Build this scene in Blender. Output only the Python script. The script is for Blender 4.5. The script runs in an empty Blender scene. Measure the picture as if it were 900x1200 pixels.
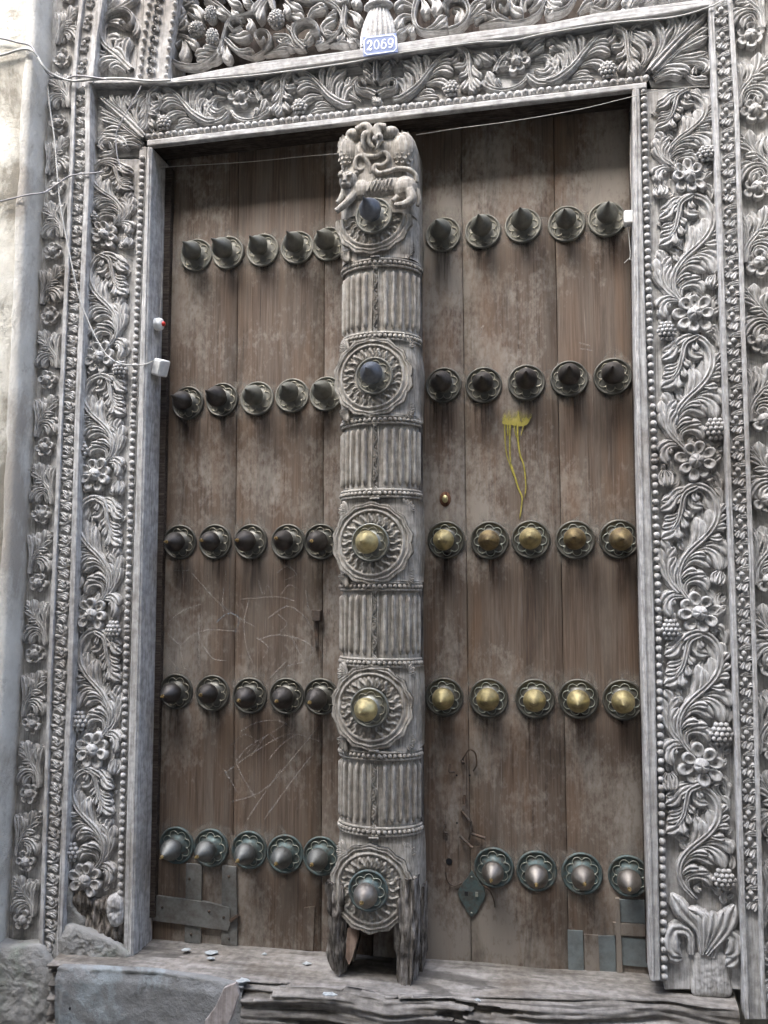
import bpy, math, random
from mathutils import Vector, noise, Matrix
PI = math.pi
random.seed(7)
scn = bpy.context.scene
COL = scn.collection

# ------------------------------------------------------------------ camera
F, YAW, PIT, ROL = 1020.3, -0.21047, 0.09754, 0.00143
CAM = Vector((0.0, -2.6, 1.5))
cy, sy, cp, sp, cr, sr = math.cos(YAW), math.sin(YAW), math.cos(PIT), math.sin(PIT), math.cos(ROL), math.sin(ROL)
fw = Vector((sy*cp, cy*cp, sp)); r0 = Vector((cy, -sy, 0)); u0 = r0.cross(fw)
RV = cr*r0 + sr*u0; UV = -sr*r0 + cr*u0
cam = bpy.data.cameras.new('camera'); camo = bpy.data.objects.new('camera', cam); COL.objects.link(camo)
cam.sensor_fit = 'VERTICAL'; cam.sensor_height = 36; cam.lens = 36*F/1200; cam.clip_start = .05; cam.clip_end = 500
m = Matrix.Identity(4)
for i in range(3):
    m[i][0] = RV[i]; m[i][1] = UV[i]; m[i][2] = -fw[i]; m[i][3] = CAM[i]
camo.matrix_world = m
scn.camera = camo

# ------------------------------------------------------------------ light
SUN_EL, SUN_AZ = math.radians(51), math.radians(-20)      # azimuth from -Y (in front of the door) towards +X
wd = bpy.data.worlds.new('World'); scn.world = wd; wd.use_nodes = True
nt = wd.node_tree; bg = nt.nodes['Background']
sky = nt.nodes.new('ShaderNodeTexSky'); sky.sky_type = 'NISHITA'; sky.sun_disc = False
sky.sun_elevation = SUN_EL; sky.sun_rotation = PI - SUN_AZ
sky.air_density = 1.0; sky.dust_density = 4.0; sky.ozone_density = 1.0
nt.links.new(sky.outputs[0], bg.inputs[0]); bg.inputs[1].default_value = 0.15
sl = bpy.data.lights.new('sun', 'SUN'); so = bpy.data.objects.new('sun', sl); COL.objects.link(so)
sl.energy = 1.5; sl.angle = math.radians(50); sl.color = (.92, .96, 1.0)
sd = Vector((math.sin(SUN_AZ)*math.cos(SUN_EL), -math.cos(SUN_AZ)*math.cos(SUN_EL), math.sin(SUN_EL)))
so.rotation_euler = sd.to_track_quat('Z', 'Y').to_euler()
vs = scn.view_settings; vs.view_transform = 'Standard'; vs.look = 'None'; vs.gamma = 1; vs.exposure = 3.3
scn.cycles.max_bounces = 6

# ------------------------------------------------------------------ helpers
def W(px, py, Y):
    """photo pixel -> world point on the upright plane at depth Y"""
    d = RV*((px-450)/F) - UV*((py-600)/F) + fw
    t = (Y-CAM.y)/d.y
    return CAM + d*t
def nz(x, y, z=0.0): return noise.noise(Vector((x, y, z)))

class MB:
    def __init__(s): s.v = []; s.f = []
    def add(s, vs_, fs): 
        o = len(s.v); s.v += [tuple(v) for v in vs_]; s.f += [tuple(i+o for i in f) for f in fs]
    def box(s, a, b):
        x0, y0, z0 = a; x1, y1, z1 = b
        s.add([(x0,y0,z0),(x1,y0,z0),(x1,y1,z0),(x0,y1,z0),(x0,y0,z1),(x1,y0,z1),(x1,y1,z1),(x0,y1,z1)],
              [(0,3,2,1),(4,5,6,7),(0,1,5,4),(1,2,6,5),(2,3,7,6),(3,0,4,7)])
    def prism(s, poly, y0, y1):            # poly of (x,z), counter-clockwise seen from -Y; y0 front < y1 back
        n = len(poly)
        s.add([(x, y0, z) for x, z in poly] + [(x, y1, z) for x, z in poly],
              [tuple(range(n)), tuple(range(2*n-1, n-1, -1))] + [(i, i+n, (i+1) % n+n, (i+1) % n) for i in range(n)])
    def grid(s, rows, flip=False, close=False):
        o = len(s.v); R = len(rows); C_ = len(rows[0])
        for r in rows: s.v += [tuple(p) for p in r]
        for i in range(R-1):
            for j in range(C_ if close else C_-1):
                k = (j+1) % C_
                q = (o+i*C_+j, o+i*C_+k, o+(i+1)*C_+k, o+(i+1)*C_+j)
                s.f.append(q[::-1] if flip else q)
    def sweep(s, pts, w, h, kind='lobe', n=11, base=0.0, g=.74, d0=0.0):
        """carved relief stroke on the x-z plane; depth goes out along -y"""
        P = crom(pts, n)
        prof = [(-.82, None), (-1, .45), (-.78, .93), (-.5, 1), (-.22, (1+g)/2), (0, g), (.22, (1+g)/2), (.5, 1), (.78, .93), (1, .45), (.82, None)]
        rows = []
        for i, p in enumerate(P):
            t = i/(n-1)
            a = P[max(i-1, 0)]; b = P[min(i+1, n-1)]
            tx, tz = b[0]-a[0], b[1]-a[1]; l = math.hypot(tx, tz) or 1; nx, nz_ = -tz/l, tx/l
            if kind == 'lobe':
                ww = w*(.32+.68*min(1, t/.7)**1.3) if t < .72 else w*math.sqrt(max(.0, 1-((t-.72)/.285)**2))
                hh = h*(.62+.5*t-.28*max(0, t-.8)/.2)
            elif kind == 'curl':
                ww = w*(1-.55*t)*(1 if t < .9 else .85); hh = h*(.8+.45*t)
            else:
                ww = w*(1-.45*t); hh = h*(.95-.2*t)
                if t == 0 or t == 1: ww *= .6
            ww = max(ww, .0004)
            rows.append([(p[0]+nx*u*ww, -(base if hz is None else d0+hh*hz), p[1]+nz_*u*ww) for u, hz in prof])
        s.grid(rows, flip=True)
        o = len(s.v); K = len(prof)
        s.f.append(tuple(o-1-i for i in range(K)))
    def ell(s, c, r, nu=10, nv=7, rot=0, bump=0, fn=None):
        rows = []
        ca, sa = math.cos(rot), math.sin(rot)
        for i in range(nv):
            th = PI*i/(nv-1); row = []
            for j in range(nu):
                ph = 2*PI*j/nu
                x, y, z = math.sin(th)*math.cos(ph), math.sin(th)*math.sin(ph), math.cos(th)
                k = 1+(bump*fn(x, y, z) if fn else 0)
                x, y, z = x*r[0]*k, y*r[1]*k, z*r[2]*k
                row.append((c[0]+x*ca-z*sa, c[1]+y, c[2]+x*sa+z*ca))
            rows.append(row)
        s.grid(rows, close=True, flip=True)
    def lathe(s, prof, seg=24, c=(0, 0, 0)):         # axis -y: prof of (r, depth out)
        rows = []
        for r, d in prof:
            rows.append([(c[0]+r*math.cos(2*PI*j/seg), c[1]-d, c[2]+r*math.sin(2*PI*j/seg)) for j in range(seg)])
        s.grid(rows, close=True)
    def tube(s, pts, r, seg=6, n=None, closed=False, r1=None):
        P = crom3(pts, n or max(2, len(pts)*5))
        up = Vector((0, 0, 1)); rows = []
        prev = None
        for i, p in enumerate(P):
            t = (P[min(i+1, len(P)-1)]-P[max(i-1, 0)]).normalized()
            if prev is None:
                a = up if abs(t.z) < .9 else Vector((1, 0, 0))
                nrm = t.cross(a).normalized()
            else:
                nrm = (prev - t*prev.dot(t)).normalized()
            prev = nrm; bn = t.cross(nrm)
            rr = r if r1 is None else r+(r1-r)*i/(len(P)-1)
            rows.append([p+nrm*rr*math.cos(2*PI*j/seg)+bn*rr*math.sin(2*PI*j/seg) for j in range(seg)])
        s.grid(rows, close=True)
        o = len(s.v)
        s.f.append(tuple(o-1-i for i in range(seg))); s.f.append(tuple(o-len(P)*seg+i for i in range(seg)))
    def mirror(s):
        q = MB(); q.v = [(-x, y, z) for x, y, z in s.v]; q.f = [f[::-1] for f in s.f]; return q
    def mesh(s, name, mat=None, smooth=True):
        me = bpy.data.meshes.new(name); me.from_pydata(s.v, [], s.f)
        if smooth: me.polygons.foreach_set('use_smooth', [True]*len(me.polygons))
        if mat: me.materials.append(mat)
        me.update(); return me

def crom(pts, n):
    Q = crom3([Vector((p[0], p[1], 0)) for p in pts], n)
    return [(q.x, q.y) for q in Q]
def crom3(pts, n):
    pts = [Vector(p) for p in pts]
    if len(pts) == 2: return [pts[0].lerp(pts[1], i/(n-1)) for i in range(n)]
    k = len(pts)-1; out = []
    # dense then resample by arc length
    D = []
    for i in range(k):
        p1, p2 = pts[i], pts[i+1]
        p0 = pts[i-1] if i else p1*2-p2
        p3 = pts[i+2] if i+2 <= k else p2*2-p1
        for j in range(8):
            t = j/8
            D.append(.5*((2*p1)+(p2-p0)*t+(2*p0-5*p1+4*p2-p3)*t*t+(3*p1-p0-3*p2+p3)*t**3))
    D.append(pts[-1])
    L = [0]
    for a, b in zip(D, D[1:]): L.append(L[-1]+(b-a).length)
    j = 0
    for i in range(n):
        s_ = L[-1]*i/(n-1)
        while j < len(D)-2 and L[j+1] < s_: j += 1
        seg = L[j+1]-L[j]
        out.append(D[j].lerp(D[j+1], 0 if seg < 1e-9 else min(1, (s_-L[j])/seg)))
    return out

ORG = {}
def link(name, data, parent=None, loc=(0, 0, 0), rot=None, sc=None):
    o = bpy.data.objects.new(name, data); COL.objects.link(o)
    loc = Vector(loc); ORG[o.name] = loc
    if parent is not None:
        o.parent = parent; o.location = loc-ORG[parent.name]
    else: o.location = loc
    if rot: o.rotation_euler = rot
    if sc: o.scale = sc
    return o
def obj(name, mb, mat, parent=None, loc=(0, 0, 0), smooth=True, **k):
    return link(name, mb.mesh(name, mat, smooth), parent, loc, **k)
def bevel(o, w=.003, seg=2):
    b = o.modifiers.new('bevel', 'BEVEL'); b.width = w; b.segments = seg; b.limit_method = 'ANGLE'; b.angle_limit = math.radians(35)
    o.data.polygons.foreach_set('use_smooth', [False]*len(o.data.polygons))
    return o
def tag(o, label=None, cat=None, group=None, kind=None):
    if label: o['label'] = label
    if cat: o['category'] = cat
    if group: o['group'] = group
    if kind: o['kind'] = kind
    return o
def thing(name, label, cat, loc=(0, 0, 0), group=None):
    return tag(link(name, None, None, loc), label, cat, group)

# ------------------------------------------------------------------ materials
def mat(name, rough=.8, metal=0.0, spec=.3):
    M = bpy.data.materials.new(name); M.use_nodes = True
    b = M.node_tree.nodes['Principled BSDF']
    b.inputs['Roughness'].default_value = rough; b.inputs['Metallic'].default_value = metal
    b.inputs['Specular IOR Level'].default_value = spec
    return M, M.node_tree, b
def N(t, typ, **k):
    n = t.nodes.new(typ)
    for a, v in k.items():
        if a in n.inputs: n.inputs[a].default_value = v
        else: setattr(n, a, v)
    return n
def coords(t, scale=(1, 1, 1), off=(0, 0, 0), src='pos'):
    g = N(t, 'ShaderNodeNewGeometry') if src == 'pos' else N(t, 'ShaderNodeTexCoord')
    mp = N(t, 'ShaderNodeMapping'); mp.inputs['Scale'].default_value = scale; mp.inputs['Location'].default_value = off
    t.links.new(g.outputs['Position' if src == 'pos' else 'Object'], mp.inputs[0]); return mp
def tex(t, mp, scale, detail=6, rough=.6, dist=0.0):
    n = N(t, 'ShaderNodeTexNoise', Scale=scale, Detail=detail, Roughness=rough, Distortion=dist)
    t.links.new(mp.outputs[0], n.inputs['Vector']); return n
def ramp(t, inp, stops):
    r = N(t, 'ShaderNodeValToRGB'); e = r.color_ramp.elements
    while len(e) < len(stops): e.new(.5)
    for x, (p, c) in zip(e, stops): x.position = p; x.color = (*c, 1) if len(c) == 3 else (c[0],)*3+(1,)
    t.links.new(inp, r.inputs[0]); return r
def mix(t, fac, a, b, mode='MIX'):
    x = N(t, 'ShaderNodeMix', data_type='RGBA', blend_type=mode)
    if isinstance(fac, (int, float)): x.inputs[0].default_value = fac
    else: t.links.new(fac, x.inputs[0])
    for v, i in ((a, 6), (b, 7)):
        if isinstance(v, tuple): x.inputs[i].default_value = (*v, 1)
        else: t.links.new(v, x.inputs[i])
    return x.outputs[2]
def bump(t, b, h, strength=.4, dist=.003):
    n = N(t, 'ShaderNodeBump', Strength=strength, Distance=dist)
    t.links.new(h, n.inputs['Height']); t.links.new(n.outputs[0], b.inputs['Normal'])
def s3(v): return (v,)

def wood(name, cols, grain=(70, 70, 5), rough=.95, dirt=(.10, .085, .07), dirt_amt=.5, bstr=.5, big=3.0, spec=.06):
    M, t, b = mat(name, rough, 0, spec)
    mp = coords(t, grain); n1 = tex(t, mp, 1, 8, .65, .3)
    mp2 = coords(t, (big, big, big)); n2 = tex(t, mp2, 1, 6, .6)
    mp3 = coords(t, (1, 1, 1)); n3 = tex(t, mp3, 45, 4, .6)
    c = ramp(t, n1.outputs[0], [(.36, cols[0]), (.5, cols[1]), (.64, cols[2])])
    d = ramp(t, n2.outputs[0], [(.48, (0,)), (.66, (dirt_amt,))])
    c2 = mix(t, d.outputs[0], c.outputs[0], dirt)
    sp_ = ramp(t, n3.outputs[0], [(.38, (.74,)), (.60, (1.08,))])
    c3 = mix(t, 1.0, c2, sp_.outputs[0], 'MULTIPLY')
    ck_ = tex(t, coords(t, tuple(g_*1.1 if g_ > 30 else g_*.22 for g_ in grain), (2, 5, 9)), 1, 3, .5, .3); ckr = ramp(t, ck_.outputs[0], [(.645, (0,)), (.68, (.65,))]); c3 = mix(t, ckr.outputs[0], c3, tuple(x*.22 for x in cols[1]))
    t.links.new(c3, b.inputs['Base Color'])
    ad = N(t, 'ShaderNodeMath', operation='ADD'); t.links.new(n1.outputs[0], ad.inputs[0]); t.links.new(n3.outputs[0], ad.inputs[1])
    bump(t, b, ad.outputs[0], bstr, .0022)
    return M
M_FRAME = wood('weathered_grey_teak', [(.31, .298, .28), (.43, .42, .405), (.52, .515, .505)], grain=(170, 170, 14), dirt=(.19, .165, .14), dirt_amt=.55)
M_FRAMEH = wood('weathered_grey_teak_lintel', [(.31, .298, .28), (.43, .42, .405), (.52, .515, .505)], grain=(14, 170, 170), dirt=(.19, .165, .14), dirt_amt=.55)
M_POST = wood('weathered_post_teak', [(.22, .198, .168), (.32, .296, .258), (.40, .378, .34)], grain=(170, 170, 12), dirt=(.15, .12, .10), dirt_amt=.4, big=7)
M_ROT = wood('rotted_teak', [(.055, .048, .041), (.175, .158, .140), (.32, .298, .275)], grain=(75, 75, 9), dirt=(.022, .018, .014), dirt_amt=.8, bstr=1.0, big=16)
M_ROTD = wood('crumbling_teak', [(.04, .035, .03), (.14, .122, .105), (.27, .245, .22)], grain=(80, 80, 22), dirt=(.012, .01, .008), dirt_amt=.9, bstr=1.0, big=26)
M_SILL = wood('worn_sill_teak', [(.11, .10, .088), (.195, .18, .163), (.275, .258, .24)], grain=(4, 22, 70), dirt=(.15, .12, .09), dirt_amt=.4, bstr=.7, big=4)
M_SOFF = wood('dark_brown_teak', [(.035, .027, .022), (.065, .052, .043), (.10, .083, .07)], grain=(14, 200, 200), dirt=(.03, .024, .02))  # darker brown than the frame teak, for the lintel soffit and door stops
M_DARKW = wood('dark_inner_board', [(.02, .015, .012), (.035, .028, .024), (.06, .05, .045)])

def door_mat(name, off, red):
    M, t, b = mat(name, .72, 0, .3)
    fine = tex(t, coords(t, (210, 210, 4.0), off), 1, 9, .7, .4)
    mid = tex(t, coords(t, (22, 22, 2.2), off), 1, 8, .65, .3)
    big = tex(t, coords(t, (2.6, 2.6, 2.0), off), 1, 5, .55)
    spk = tex(t, coords(t, (60, 60, 34), off), 1, 5, .7)
    c1 = ramp(t, fine.outputs[0], [(.36, (.052, .036, .026)), (.5, (.100, .070, .051)), (.64, (.150, .112, .084))])
    c2 = mix(t, ramp(t, mid.outputs[0], [(.42, (.0,)), (.62, (.7,))]).outputs[0], c1.outputs[0], (.140, .115, .092))
    bl = N(t, 'ShaderNodeMath', operation='MULTIPLY_ADD'); t.links.new(big.outputs[0], bl.inputs[0]); bl.inputs[1].default_value = 1.0
    sc_ = N(t, 'ShaderNodeMath', operation='MULTIPLY'); t.links.new(spk.outputs[0], sc_.inputs[0]); sc_.inputs[1].default_value = .42
    t.links.new(sc_.outputs[0], bl.inputs[2])
    c3 = mix(t, ramp(t, bl.outputs[0], [(.69, (0,)), (.82, (.85,))]).outputs[0], c2, (.25, .222, .19))
    c4 = mix(t, ramp(t, tex(t, coords(t, (7, 7, 1.3), (off[0]+4, 3, 1)), 1, 6, .65, .5).outputs[0], [(.49, (0,)), (.66, (.52,))]).outputs[0], c3, red)
    dk = ramp(t, tex(t, coords(t, (13, 13, 2.2), (off[0]+9, 7, 2)), 1, 6, .65, .6).outputs[0], [(.54, (0,)), (.74, (.65,))])
    c5 = mix(t, dk.outputs[0], c4, (.024, .018, .014))
    sw = ramp(t, tex(t, coords(t, (150, 150, 5), (off[0]+2, 1, 4)), 1, 4, .6, .2).outputs[0], [(.60, (0,)), (.74, (.28,))])
    gz = ramp(t, tex(t, coords(t, (3, 3, 3), (off[0]+6, 2, 8)), 1, 3, .5).outputs[0], [(.48, (0,)), (.6, (1,))])
    swm = N(t, 'ShaderNodeMath', operation='MULTIPLY'); t.links.new(sw.outputs[0], swm.inputs[0]); t.links.new(gz.outputs[0], swm.inputs[1])
    c5 = mix(t, swm.outputs[0], c5, (.36, .33, .30))
    t.links.new(c5, b.inputs['Base Color'])
    ro = ramp(t, big.outputs[0], [(.3, (.55,)), (.7, (.85,))]); t.links.new(ro.outputs[0], b.inputs['Roughness'])
    bump(t, b, fine.outputs[0], .5, .0018)
    return M
M_DOORL = door_mat('worn_brown_teak', (0, 0, 0), (.140, .090, .057))
M_DOORR = door_mat('worn_red_brown_teak', (3.3, 0, 1.7), (.145, .086, .050))

def plaster(name, cols, stain, stain_r=(.5, .62), bscale=40, bs=.5, grey=None):
    M, t, b = mat(name, .95, 0, .15)
    n1 = tex(t, coords(t), 9, 8, .65); n2 = tex(t, coords(t, (1, 1, .6), (3, 1, 2)), 3.2, 8, .7, .4); n3 = tex(t, coords(t), bscale, 8, .7)
    c = ramp(t, n1.outputs[0], [(.3, cols[0]), (.55, cols[1]), (.75, cols[2])])
    c2 = mix(t, ramp(t, n2.outputs[0], [(stain_r[0], (0,)), (stain_r[1], (.9,))]).outputs[0], c.outputs[0], stain)
    n4 = tex(t, coords(t, (1, 1, 1), (7, 5, 3)), 22, 6, .7)
    c3 = mix(t, ramp(t, n4.outputs[0], [(.58, (0,)), (.66, (.55,))]).outputs[0], c2, grey or stain)
    t.links.new(c3, b.inputs['Base Color']); bump(t, b, n3.outputs[0], bs, .006); return M
M_WALL = plaster('old_lime_plaster', [(.47, .44, .37), (.63, .60, .52), (.72, .70, .63)], (.24, .215, .17), (.50, .59), 30, .9)
M_WALLTRIM = plaster('limewashed_edge', [(.45, .43, .385), (.57, .55, .50), (.65, .635, .59)], (.33, .30, .26), (.51, .62), 90, .8)
M_BLOCK = plaster('flaking_blue_plaster', [(.13, .13, .125), (.19, .19, .185), (.25, .25, .245)], (.25, .275, .28), (.53, .60), 60, 1.0, (.09, .085, .08))
M_LUMP = plaster('mossy_plaster', [(.17, .165, .155), (.25, .245, .23), (.33, .325, .31)], (.19, .215, .175), (.52, .62), 70, 1.0, (.11, .10, .09))
M_LANE = plaster('lane_dust', [(.13, .125, .115), (.18, .17, .16), (.23, .22, .21)], (.11, .105, .10), (.5, .7), 40, .6)
M_HOUSE = plaster('opposite_limewash', [(.18, .175, .165), (.23, .225, .21), (.28, .27, .26)], (.15, .145, .135), (.55, .7), 20, .4)

def metal(name, col, rough, col2=None, metallic=1.0, amt=.6, sc=30):
    M, t, b = mat(name, rough, metallic, .5)
    n = tex(t, coords(t), sc, 6, .65); n2 = tex(t, coords(t, (1, 1, 1), (5, 2, 7)), 130, 4, .6)
    f = ramp(t, n.outputs[0], [(.42, (0,)), (.68, (amt,))])
    t.links.new(mix(t, f.outputs[0], col, col2 or tuple(c*.5 for c in col)), b.inputs['Base Color'])
    rr = ramp(t, n2.outputs[0], [(.3, (rough*.75,)), (.7, (min(1, rough*1.35),))]); t.links.new(rr.outputs[0], b.inputs['Roughness'])
    bump(t, b, n2.outputs[0], .12, .001)
    return M
M_BRONZE = metal('dark_bronze', (.12, .112, .105), .46, (.05, .045, .042))
M_BRONZEG = metal('dusty_green_bronze', (.19, .19, .165), .5, (.08, .078, .065), .75)
M_BLUEB = metal('blue_grey_bronze', (.17, .185, .21), .48, (.08, .085, .10))
M_BRASS = metal('rubbed_brass', (.56, .48, .26), .48, (.22, .18, .10), 1.0, .75, 40)
M_POLB = metal('handled_bronze', (.30, .275, .245), .46, (.20, .17, .14))
M_SILV = metal('grey_bronze', (.21, .212, .20), .55, (.11, .112, .105)); M_BRASSD = metal('tarnished_brass', (.33, .26, .14), .5, (.16, .12, .08), 1.0, .9, 35)
M_TIP = metal('bright_brass_tip', (.80, .62, .30), .28, (.6, .45, .2))
M_PLATE = metal('bronze_plate', (.105, .10, .085), .5, (.05, .052, .045), .7)
M_PLATEG = metal('dusty_plate', (.19, .18, .15), .65, (.10, .105, .09), .45)
M_VERD = metal('verdigris_plate', (.085, .118, .115), .6, (.085, .075, .062), .5, 1.0, 70)
M_RING = metal('raised_wire_bronze', (.30, .28, .22), .45, (.16, .15, .12), .8)
M_RINGV = metal('raised_wire_pale', (.30, .31, .26), .5, (.15, .17, .145), .6)
M_IRON = metal('rusty_iron', (.075, .062, .052), .7, (.13, .075, .045), .5)
M_TIN = metal('dull_tin_patch', (.17, .195, .195), .7, (.115, .12, .115), .1, .9, 25)
M_TIN2 = metal('painted_iron_strap', (.15, .15, .14), .7, (.085, .072, .06), .2, .9, 28)
def plain(name, col, rough=.5, var=.15, sc=60):
    M, t, b = mat(name, rough, 0, .4)
    n = tex(t, coords(t), sc, 4, .6); r = ramp(t, n.outputs[0], [(.35, tuple(c*(1-var) for c in col)), (.65, col)])
    t.links.new(r.outputs[0], b.inputs['Base Color']); return M
M_WHITE = plain('white_plastic', (.80, .80, .78), .4); M_RED = plain('red_plastic', (.6, .04, .03), .4)
M_CABLE = plain('white_cable', (.48, .47, .44), .7, .3, 25); M_CABLEG = plain('grey_cable', (.30, .29, .29), .6, .3, 25)
M_STRING = plain('thin_wire', (.42, .40, .36), .6, .3)
M_BLUE = plain('blue_enamel', (.155, .20, .36), .45, .12); M_ENW = plain('white_enamel', (.82, .83, .84), .35, .08)
M_YEL = plain('yellow_paint', (.34, .29, .05), .7, .4, 90); M_SPLIT = wood('fresh_split_teak', [(.17, .115, .085), (.25, .18, .14), (.32, .245, .20)], dirt_amt=.3)
M_SHUT = plain('green_shutter', (.05, .09, .06), .6); M_GLASSD = plain('dark_opening', (.012, .012, .013), .4)
def chalk_mat(name, col, lo, hi):
    M, t, b = mat(name, .95, 0, .1)
    n = tex(t, coords(t), 260, 3, .7); r = ramp(t, n.outputs[0], [(lo, (0,)), (hi, (.50,))])
    b.inputs['Base Color'].default_value = (*col, 1); t.links.new(r.outputs[0], b.inputs['Alpha']); return M
M_CHALK = chalk_mat('white_chalk', (.55, .53, .5), .42, .7); M_CHALKB = chalk_mat('blue_chalk', (.22, .38, .48), .42, .68)
M_DUST = chalk_mat('dust_film', (.36, .33, .29), .3, .8)

# ================================================================== SETTING
YF, YG, YB, YO, YW = -.120, -.098, -.140, -.100, -.197
def ori(poly):
    a = sum(p[0]*q[1]-q[0]*p[1] for p, q in zip(poly, poly[1:]+poly[:1]))
    return poly if a > 0 else poly[::-1]
def Q(pxs, Y):
    return ori([(lambda p: (p.x, p.z))(W(x, y, Y)) for x, y in pxs])
def lerp_tab(tab, y):
    if y <= tab[0][0]: (a, b) = tab[0], tab[1]
    elif y >= tab[-1][0]: (a, b) = tab[-2], tab[-1]
    else:
        for a, b in zip(tab, tab[1:]):
            if a[0] <= y <= b[0]: break
    return a[1]+(b[1]-a[1])*(y-a[0])/(b[0]-a[0])

g = MB(); g.grid([[(x, y, .01*nz(x, y)) for x in [-60, -20, -8, -4, -2, -1, 0, 1, 2, 4, 8, 20, 60]] for y in [-60, -20, -8, -4.6, -3, -2, -1, 1, 8, 20, 60]], flip=False)
tag(obj('ground', g, M_LANE), kind='structure')

# house wall round the carved frame
XL = W(39, 500, YO).x
wl = W(39, 500, YO); wr_x = W(931, 500, YO).x
hw = thing('house_wall', 'old stained lime-plastered house wall at the left of the carved frame', 'wall', (XL-1, YW, 0))
m1 = MB()
cols = [XL-8, XL-5, XL-3, XL-1.6]+[XL-1.0+.05*i for i in range(20)]
rows = []
zs = [0.02*i for i in range(0, 210)]+[4.4, 5, 6, 7.5]
edge = []
for z in zs:
    y_px = 500-(z-wl.z)*400
    xe = lerp_tab([(-200, W(66, -200, YO).x), (0, W(62, 0, YO).x), (60, W(57, 60, YO).x), (200, W(51, 200, YO).x), (500, W(39, 500, YO).x), (800, W(25, 800, YO).x), (1095, W(8, 1095, YO).x)], y_px)
    xe = max(xe, XL-.02)
    row = [(x, YW+.008*nz(x*5, z*5)+.004*nz(x*17, z*17, 3), z) for x in cols if x < xe-.03]
    row = row[:len(cols)-1]
    row = [(x, YW+.008*nz(x*5, z*5)+.004*nz(x*17, z*17, 3)+.00, z) for x in cols[:-1]]
    e = xe+.003*nz(z*6, 2.2)
    row += [(e-.012, YW+.002+.003*nz(z*9, 5), z), (e-.004, YW+.010, z), (e, YW+.022, z), (e+.001, YO+.02, z)]
    rows.append(row)
m1.grid(rows); obj('wall_face', m1, M_WALL, hw)
m1 = MB()           # smooth plaster arris next to the frame
rows = []
for z in zs:
    y_px = 500-(z-wl.z)*400
    xe = lerp_tab([(-200, W(66, -200, YO).x), (0, W(62, 0, YO).x), (60, W(57, 60, YO).x), (200, W(51, 200, YO).x), (500, W(39, 500, YO).x), (800, W(25, 800, YO).x), (1095, W(8, 1095, YO).x)], y_px)
    xe = max(xe, XL-.02)+.004+.002*nz(z*6, 2.2)
    wob = .008*nz(z*5, 8.1)+.004*nz(z*19, 3.1)
    rows.append([(xe-.035+wob, YW+.004, z), (xe-.022+wob, YW-.004, z), (xe-.004, YW-.001, z), (xe+.002, YW+.006, z), (xe+.003, YW+.03, z), (xe+.003, YO+.015, z)])
m1.grid(rows); obj('corner_render', m1, M_WALLTRIM, hw)
m1 = MB(); m1.box((wr_x, YW, 0), (wr_x+9, .35, 7.5)); m1.box((XL-.3, YW+.03, 4.05), (wr_x, .35, 7.5)); m1.box((XL-8, .2, 0), (XL-.02, .35, 7.5)); m1.box((XL-.02, .28, 0), (wr_x, .35, 4.05))
bevel(obj('upper_masonry', m1, M_WALL, hw), .02)

# unseen house across the lane, added to keep low sky off the door
op = thing('sky_blocking_house', 'unseen limewashed house front behind the viewer, added to block low sky', 'house', (0, -3.35, 0))
m1 = MB(); m1.box((-14, -4.7, 0), (14, -3.35, 7.4)); obj('wall', m1, M_HOUSE, op, smooth=False)
m1 = MB(); m1.box((-14.2, -4.8, 7.4), (14.2, -3.27, 7.52)); obj('parapet', m1, M_HOUSE, op, smooth=False)
for wx in (-8, -4.6, -1.2, 2.2, 5.6):
    m1 = MB(); m1.box((wx, -3.365, 3.3), (wx+1.0, -3.34, 4.7)); w_ = obj('window', m1, M_GLASSD, op, smooth=False)
    for sx in (-.46, 1.02):
        m1 = MB(); m1.box((wx+sx, -3.345, 3.3), (wx+sx+.44, -3.30, 4.7)); obj('shutter', m1, M_SHUT, w_, smooth=False)

# ================================================================== FRAME
fr = thing('door_frame', 'silver-grey carved wooden door frame with leaf scrolls, flowers and beading', 'door frame', W(470, 1130, YG)*1.0)
def place(name, me, parent, p, **k): return link(name, me, parent, p, **k)
def board(name, pxs, Y, mat_, back=.06, bev=.003, parent=fr):
    mb = MB(); mb.prism(Q(pxs, Y), Y, back); o = obj(name, mb, mat_, parent, smooth=False)
    if bev: bevel(o, bev)
    return o
# edge tables: photo y -> x, on their own depth planes
T_opL = [(173, 178), (410, 172.5), (740, 165), (1085, 157)]
T_opR = [(103, 741), (400, 744), (540, 748), (740, 752), (1141, 762)]
T_bdL = [(185, 167), (500, 156), (740, 149), (1025, 142), (1062, 141)]
T_bdR = [(103, 754), (400, 761.5), (540, 767), (730, 771.5), (1150, 778.5)]
T_nbLl = [(95, 84.5), (200, 81), (480, 69), (800, 55.5), (1140, 45)]
T_nbLr = [(95, 105.5), (200, 105), (450, 94.5), (800, 84.5), (1140, 71)]
T_nbRl = [(-20, 830), (100, 835), (400, 846), (540, 851), (700, 857), (1058, 868), (1190, 873)]
T_nbRr = [(-20, 857), (125, 866), (400, 874), (540, 879), (740, 886), (1060, 894), (1200, 898)]
T_obL = [(-20, 66), (60, 60), (200, 54), (500, 41), (800, 27), (1095, 9)]
X = lerp_tab
def strip(ta, tb, ys, Ya, da=0, db=0):
    return [(X(ta, y)+da, y) for y in ys]+[(X(tb, y)+db, y) for y in ys[::-1]]
YSL = [186, 450, 740, 1090]; YSR = [104, 400, 740, 1160]
# carved grounds of the two jambs
jl = board('jamb', strip(T_nbLr, T_bdL, YSL, YG, -6, 0), YG, M_FRAME)
jr = board('jamb', strip(T_bdR, T_nbRl, YSR, YG, 0, 4), YG, M_FRAME)
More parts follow.
